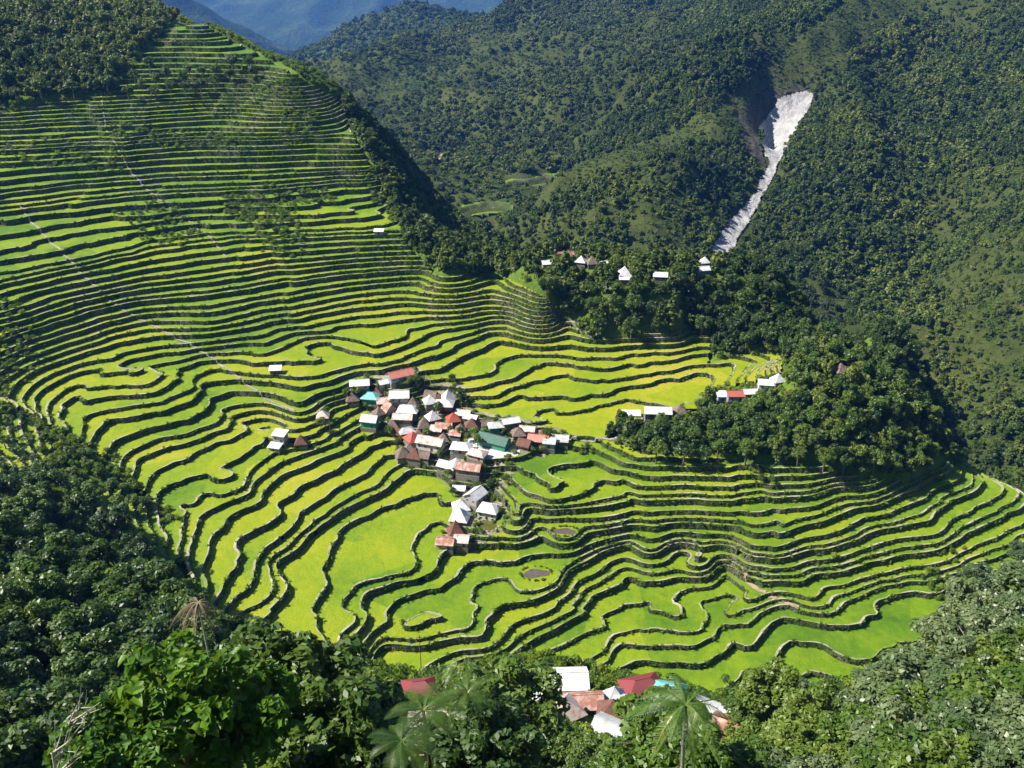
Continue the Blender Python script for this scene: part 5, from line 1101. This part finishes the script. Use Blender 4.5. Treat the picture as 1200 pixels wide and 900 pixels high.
scatter('undergrowth', np.stack([x, y, z - 0.1], 1)[ok2], r_.uniform(.7, 1.9, ok2.sum()), SHRUB, 4, label='leafy undergrowth on the slopes around the terraces', category='undergrowth')
# the closed canopy of the near slope under and between the single trees
THICK = lib_collection('thicket_crown', [KIND[k][i][0] for k, i in (('near_dark', 0), ('near_mid', 0), ('near_dark', 1), ('near_mid', 1), ('near_grey', 0), ('near_light', 0))])
x, y, z, u, v, sl_ = surface_points(G0, 9000, 21, -120, 1320, 500, 1300); r_ = np.random.RandomState(22)
ok = (y < 236) & (y > 28) & (z > -30) & (z < T0(x, y) + 4) & ~in_poly(u, v, TERR_POLY) & ~in_poly(u, v, [(470, 775), (880, 775), (880, 862), (470, 862)]) & ((u < 470) | (u > 860) | (y < 150))
for a, b, rr in HOUSES: ok &= (x - a) ** 2 + (y - b) ** 2 > (rr + 6) ** 2
scatter('thicket', np.stack([x, y, z - 2.6], 1)[ok], r_.uniform(.5, .85, ok.sum()), THICK, 6, label='closed leafy canopy of the slope under the viewpoint', category='thicket')
# overgrown patches in the terraces
PATCH = [([(265, 228), (300, 222), (345, 218), (385, 215), (395, 232), (350, 245), (355, 300), (330, 305), (305, 285), (290, 262), (262, 245)], .55), ([(125, 150), (180, 146), (240, 150), (290, 158), (270, 170), (200, 172), (128, 166)], .6), ([(330, 130), (372, 130), (372, 160), (335, 165)], .5), ([(-10, 340), (20, 350), (45, 400), (55, 430), (20, 470), (-10, 475)], .6), ([(0, 165), (60, 160), (140, 180), (150, 200), (60, 195), (0, 190)], .28), ([(60, 505), (110, 515), (160, 560), (215, 620), (195, 625), (140, 575), (60, 520)], .6), ([(135, 240), (200, 235), (245, 265), (215, 285), (160, 275)], .3), ([(735, 500), (760, 490), (760, 520), (720, 520)], .6), ([(640, 520), (750, 515), (755, 530), (650, 532)], .35), ([(875, 545), (915, 548), (912, 565), (878, 565)], .5), ([(1060, 680), (1100, 640), (1130, 640), (1110, 700)], .4), ([(440, 195), (470, 255), (512, 318), (500, 320), (455, 260), (425, 200)], .7), ([(300, 95), (350, 95), (350, 110), (300, 108)], .5), ([(950, 655), (990, 650), (985, 668), (950, 672)], .4), ([(1000, 545), (1060, 555), (1050, 565), (990, 560)], .5)]
x, y, z, u, v, sl_ = surface_points(GT, 90000, 12); r_ = np.random.RandomState(13); sel = np.zeros(len(x), bool)
for pl, dn in PATCH: sel |= in_poly(u + fbm(x, y, 14, 2, 301) * 10, v + fbm(x, y, 14, 2, 302) * 6, pl) & (r_.rand(len(x)) < dn * 0.8)
for a, b, rr in HOUSES: sel &= (x - a) ** 2 + (y - b) ** 2 > (rr + 1) ** 2
xs_, ys_ = x[sel], y[sel]
for u_, v_, z_, rx_, ry_ in PONDS:
    c_ = at_z(u_, v_, z_); a_ = r_.uniform(0, 6.28, 34); xs_ = np.concatenate([xs_, c_[0] + np.cos(a_) * (rx_ * 1.25 + .6)]); ys_ = np.concatenate([ys_, c_[1] + np.sin(a_) * (ry_ * 1.25 + .6)])
P = np.array([(a, b, ground_z(a, b)) for a, b in zip(xs_, ys_)])
SS = r_.uniform(.5, 1.25, len(P)); SS[-34 * len(PONDS):] *= 0.4
scatter('terrace_scrub', P, SS, SHRUB, 4, label='overgrown shrub patches on abandoned terraces', category='scrub')
vsel = in_poly(u, v, VILLAGE_POLY) & (r_.rand(len(x)) < 0.5)
for a, b, rr in HOUSES: vsel &= (x - a) ** 2 + (y - b) ** 2 > (rr + 0.3) ** 2
vsel &= ~in_poly(u, v, YP)
P = np.array([(a, b, ground_z(a, b)) for a, b in zip(x[vsel], y[vsel])])
scatter('village_garden', P, r_.uniform(.4, 1.15, len(P)), SHRUB, 4, label='garden shrubs between the village houses', category='shrubs')
# grass on the terrace walls
T_ = np.array(TUFTS); r_ = np.random.RandomState(15); q = r_.rand(len(T_)) ** 1.5
P = np.stack([T_[:, 0] + T_[:, 4] * (0.08 + 0.3 * q), T_[:, 1] + T_[:, 5] * (0.08 + 0.3 * q), T_[:, 2] + 0.15 - q * (T_[:, 2] - T_[:, 3]) * 0.9], 1)
scatter('wall_grass', P, r_.uniform(.6, 1.5, len(P)), TUFTC, 4, 0.5, label='grass tufts growing on the terrace walls', category='grass')

# ------------------------------------------------------------------ haze
hz = NT('haze_air'); pv_ = hz.n('ShaderNodeVolumePrincipled'); pv_.inputs['Color'].default_value = (0.10, 0.32, 1.0, 1); pv_.inputs['Density'].default_value = 0.000045; pv_.inputs['Anisotropy'].default_value = 0.1
hz.l(pv_.outputs[0], hz.out.inputs['Volume'])
V, F = box(-15100, 15100, -15100, 15100, -901, 1300)
obj('haze', mesh('haze', V, F), None, MATS['haze_air'], kind='stuff', label='thin blue haze filling the valley air', category='haze')
